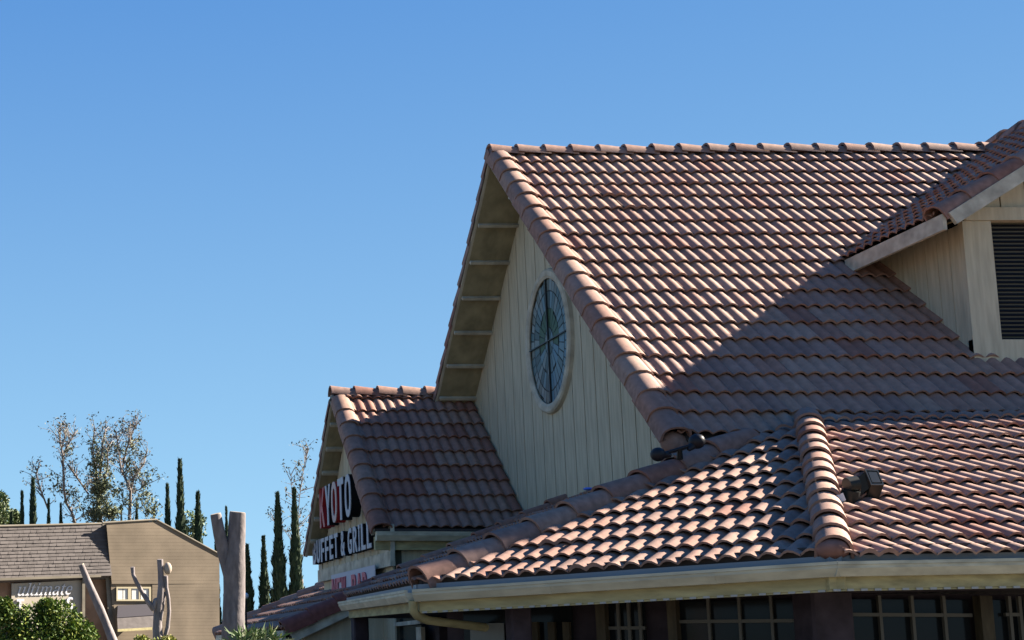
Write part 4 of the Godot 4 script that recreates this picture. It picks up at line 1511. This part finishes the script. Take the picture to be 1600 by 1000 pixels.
# ------------------------------------------------------------------ far building
func far_building() -> void:
	var d := 80.0
	var k := d / FOCAL
	var o := spot(180, 1000, d)
	var base := Vector3(o.x, 0, o.z)
	var t := thing("shop_building", "tan two-storey shop building with a steep shingled roof and a clipped gable", "building", base)
	var X := Vector3.RIGHT
	var P := func(x: float, y: float, back: float) -> Vector3: return spot(x, y, d + back + (x - 180.0) * 0.0205) - base
	var st := mb()
	# gable block: siding boards one above another, with the wall behind them
	var right_at := func(y: float) -> float: return 245.0 + (y - 813.0) * 1.83 if y < 866.0 else 343.0
	var left_at := func(y: float) -> float: return 166.0 + (y - 815.0) * 0.09
	prism(st, [P.call(167, 817, 0.1), P.call(245, 814, 0.1), P.call(343, 867, 0.1), P.call(343, 1080, 0.1), P.call(184, 1080, 0.1)], Vector3(0, 0, -0.8))
	var wall := obj("gable_wall", st, M.siding, t)
	var y := 815.0
	while y < 1015.0:
		var y1 := y + 5.4
		st = mb()
		var a: Vector3 = P.call(left_at.call(y), y + 0.16, 0.0)
		var b: Vector3 = P.call(right_at.call(y), y + 0.16, 0.0)
		var c1: Vector3 = P.call(right_at.call(y1), y1, 0.0)
		var c0: Vector3 = P.call(left_at.call(y1), y1, 0.0)
		if y > 908.0 and y < 942.0:
			a = P.call(238.0, y + 0.16, 0.0)
			c0 = P.call(238.0, y1, 0.0)
		prism(st, [a, b, c1, c0], Vector3(0, 0, -0.05))
		obj("siding_board", st, M.siding, wall)
		y = y1
	st = mb()
	prism(st, [P.call(190, 850, 0.9), P.call(310, 858, 0.9), P.call(340, 880, 0.9), P.call(340, 1080, 0.9), P.call(190, 1080, 0.9)], Vector3(0, 0, -8))
	obj("rear_wall", st, M.siding, t)
	# sloping roof edge and cap
	st = mb()
	tube(st, [P.call(160, 817, 0.0), P.call(244, 812, 0.0), P.call(345, 867, 0.0)], [0.06, 0.07, 0.07], 6)
	obj("roof_edge", st, M.siding_pale, t)
	st = mb()
	prism(st, [P.call(160, 815.5, 0.52), P.call(168, 814.5, 0.52), P.call(188, 1080, -0.16), P.call(176, 1080, -0.16)], Vector3(0, 0, -1.0))
	obj("end_wall", st, M.siding_pale, t)
	# steep shingled roof, in courses
	st = mb()
	prism(st, [P.call(-60, 824, 0.7), P.call(164, 818.5, 0.7), P.call(176, 899, 0.0), P.call(-60, 906, 0.0)], Vector3(0, -0.2, -0.5))
	var roof := obj("shingle_roof", st, M.shingle, t)
	for i in 15:
		var f0 := i / 15.0
		var f1 := (i + 1) / 15.0
		var x := -60.0
		while x < 160.0:
			var w := rng.randf_range(9, 16)
			var xr := minf(x + w, 164.0 + 11.0 * f0)
			if x + w > 158.0:
				xr = 164.0 + 11.5 * f0
			st = mb()
			var ya := lerpf(824, 906, f0) - (x + 60) * lerpf(0.0245, 0.03, f0)
			var yb := lerpf(824, 906, f1) - (x + 60) * lerpf(0.0245, 0.03, f1)
			prism(st, [P.call(x + 0.2, ya, 0.6 - 0.7 * f0), P.call(xr, ya - (xr - x) * 0.027, 0.6 - 0.7 * f0), P.call(xr, yb - (xr - x) * 0.027, 0.56 - 0.7 * f1), P.call(x + 0.2, yb, 0.56 - 0.7 * f1 - rng.randf() * 0.03)], Vector3(0, -0.01, 0.03))
			obj("shingle", st, M.shingle if rng.randf() < 0.6 else M.shingle2, roof)
			x += w
	st = mb()
	tube(st, [P.call(-60, 823.6, 0.6), P.call(165, 818, 0.6)], [0.07, 0.07], 6)
	obj("ridge_cap", st, M.siding_pale, roof)
	# small dark valley roof beside the gable
	st = mb()
	prism(st, [P.call(128, 834, 0.9), P.call(160, 818, 0.9), P.call(161, 833, 0.9)], Vector3(0, 0, -0.9))
	obj("roof_cricket", st, M.shingle3, roof)
	st = mb()
	prism(st, [P.call(-60, 905, -0.2), P.call(158, 898, -0.2), P.call(158, 901.5, -0.2), P.call(-60, 909, -0.2)], Vector3(0, 0, -0.4))
	obj("fascia", st, M.siding_pale, t)
	# recessed shop front under the eave with its sign panel
	st = mb()
	prism(st, [P.call(-60, 905, 0.7), P.call(176, 898.5, 0.7), P.call(192, 1080, 0.7), P.call(-60, 1080, 0.7)], Vector3(0, 0, -0.2))
	obj("front_wall", st, M.siding_brown, t)
	st = mb()
	prism(st, [P.call(18, 912, 0.3), P.call(128, 906.5, 0.3), P.call(128, 1010, 0.3), P.call(18, 1010, 0.3)], Vector3(0, 0, -0.2))
	obj("sign_panel", st, M.panel, t)
	st = mb()
	prism(st, [P.call(128.6, 905, 0.0), P.call(133, 905, 0.0), P.call(133, 1040, 0.0), P.call(128.6, 1040, 0.0)], Vector3(0, 0, -0.4))
	obj("trim_post", st, M.siding_pale, t)
	# windows and little roof in the gable
	var win := mb()
	for r in [[182.0, 917.0, 236.0, 919.5], [182.0, 936.5, 236.0, 939.0], [182.0, 917.0, 184.0, 939.0], [200.0, 919.0, 205.0, 937.0], [217.0, 919.0, 219.0, 937.0], [233.0, 917.0, 236.0, 939.0]]:
		prism(win, [P.call(r[0], r[1], -0.04), P.call(r[2], r[1], -0.04), P.call(r[2], r[3], -0.04), P.call(r[0], r[3], -0.04)], Vector3(0, 0, -0.12))
	var wn := obj("window", win, M.trim_tan, wall)
	for r in [[184.0, 191.5], [192.5, 199.5], [206.0, 218.0], [220.0, 232.5]]:
		st = mb()
		prism(st, [P.call(r[0], 919.5, 0.02), P.call(r[1], 919.5, 0.02), P.call(r[1], 936.5, 0.02), P.call(r[0], 936.5, 0.02)], Vector3(0, 0, -0.03))
		obj("pane", st, M.farpane, wn)
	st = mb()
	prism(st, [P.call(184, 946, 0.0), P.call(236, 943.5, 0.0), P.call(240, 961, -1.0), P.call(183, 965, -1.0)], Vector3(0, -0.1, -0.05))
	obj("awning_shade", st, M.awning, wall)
	st = mb()
	prism(st, [P.call(183, 964, -0.9), P.call(240, 960, -0.9), P.call(250, 980, -1.7), P.call(184, 983, -1.7)], Vector3(0, -0.1, -0.05))
	var aw := obj("awning_roof", st, M.shingle, wall)
	st = mb()
	prism(st, [P.call(184, 983, -1.72), P.call(238, 980, -1.72), P.call(238, 984, -1.72), P.call(184, 987, -1.72)], Vector3(0, 0, -0.2))
	obj("awning_fascia", st, M.fascia, aw)
	# script sign
	var f := SystemFont.new()
	f.font_names = PackedStringArray(["Droid Serif"])
	f.font_italic = true
	f.font_weight = 400
	var px: Vector3 = (P.call(128, 931, 0.3) - P.call(18, 931, 0.3)).normalized()
	var py: Vector3 = P.call(18, 912, 0.3) - P.call(18, 1010, 0.3)
	py = (py - px * py.dot(px)).normalized()
	var pn := px.cross(py)
	var sp: Vector3 = P.call(24, 931, 0.3) + base + pn * 0.035
	var s := thing("shop_sign", "white script sign over block letters on the tan panel behind the bush", "sign", sp)
	var tm := TextMesh.new()
	tm.font = f
	tm.text = "ultimate"
	tm.font_size = 64
	tm.pixel_size = 0.01
	tm.depth = 0.04
	tm.horizontal_alignment = HORIZONTAL_ALIGNMENT_LEFT
	var bb := tm.get_aabb()
	var mi := obj("script_lettering", tm, M.farletter, s)
	var tilt := Basis(Vector3.BACK, 0.02)
	var b := tilt * Basis(Vector3.RIGHT, Vector3(0.38, 1, 0), Vector3.BACK) * Basis.from_scale(Vector3(97 * k / bb.size.x, 19 * k / bb.size.y, 1))
	mi.transform = Transform3D(b, -(b * Vector3(bb.position.x, bb.position.y, 0)))
	s.basis = Basis(px, py, pn)
	var f2 := SystemFont.new()
	f2.font_names = PackedStringArray(["Droid Sans"])
	f2.font_weight = 700
	for e in [["T", 26.0, 955.0], ["S", 110.0, 952.0]]:
		tm = TextMesh.new()
		tm.font = f2
		tm.text = e[0]
		tm.font_size = 64
		tm.pixel_size = 0.01
		tm.depth = 0.05
		tm.horizontal_alignment = HORIZONTAL_ALIGNMENT_LEFT
		bb = tm.get_aabb()
		mi = obj("letter", tm, M.farletter, s)
		b = tilt * Basis.from_scale(Vector3(12.5 * k / bb.size.x, 19 * k / bb.size.y, 1))
		mi.transform = Transform3D(b, Vector3((e[1] - 24.0) * k * 1.06, (931.0 - e[2]) * k, 0.02) - b * Vector3(bb.position.x, bb.position.y, 0))


# ------------------------------------------------------------------ scene
func _ready() -> void:
	rng.seed = 20417
	var cam := Camera3D.new()
	cam.name = "camera"
	cam.transform = Transform3D(Basis(cam_x, cam_y, cam_z), V(CAM.x, CAM.y, CAM.z))
	cam.near = 0.1
	cam.far = 3000.0
	cam.projection = Camera3D.PROJECTION_FRUSTUM
	cam.size = 1000.0 / FOCAL * cam.near
	cam.frustum_offset = Vector2((800.0 - PPX) / FOCAL, (PPY - 500.0) / FOCAL) * cam.near
	add_child(cam)
	cam.current = true

	var env := Environment.new()
	env.background_mode = Environment.BG_SKY
	var sm := ProceduralSkyMaterial.new()
	sm.sky_top_color = Color(0.13, 0.45, 0.80)
	sm.sky_horizon_color = Color(0.69, 0.89, 1.0)
	sm.sky_curve = 0.25
	sm.ground_bottom_color = Color(0.30, 0.29, 0.28)
	sm.ground_horizon_color = Color(0.55, 0.56, 0.56)
	sm.sun_angle_max = 1.0
	var sky := Sky.new()
	sky.sky_material = sm
	env.sky = sky
	env.background_energy_multiplier = 0.166
	env.tonemap_mode = Environment.TONE_MAPPER_LINEAR
	env.tonemap_exposure = 6.2
	env.sdfgi_enabled = true
	env.ssao_enabled = true
	env.ssil_enabled = true
	var we := WorldEnvironment.new()
	we.name = "world_environment"
	we.environment = env
	add_child(we)

	var sun := DirectionalLight3D.new()
	sun.name = "sun"
	sun.light_energy = 1.6
	sun.light_color = Color(1.0, 0.95, 0.88)
	sun.light_angular_distance = 0.5
	sun.shadow_enabled = true
	var to_sun := Vector3(1.56, 1.0, -0.22).normalized()
	sun.basis = Basis.looking_at(-to_sun, Vector3.UP)
	add_child(sun)

	make_materials()
	M.shingle2 = mat(lin(0.0790, 0.0704, 0.0675), 0.95)
	M.shingle3 = mat(lin(0.0585, 0.0560, 0.0588), 0.95)
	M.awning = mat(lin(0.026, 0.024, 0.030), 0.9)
	M.farletter = mat(lin(0.4500, 0.4500, 0.4750), 0.7)
	M.panel = mat(lin(0.2720, 0.2448, 0.2030), 0.9)
	M.trim_tan = mat(lin(0.302, 0.266, 0.180), 0.8)
	M.farpane = mat(lin(0.42, 0.42, 0.40), 0.3)

	var st := mb()
	face(st, [Vector3(-1500, 0, -1500), Vector3(1500, 0, -1500), Vector3(1500, 0, 1500), Vector3(-1500, 0, 1500)], Vector3.UP)
	var g := obj("ground", st, M.ground)
	g.set_meta("kind", "structure")
	main_house()
	signs()
	lamps()
	far_building()
	trees()
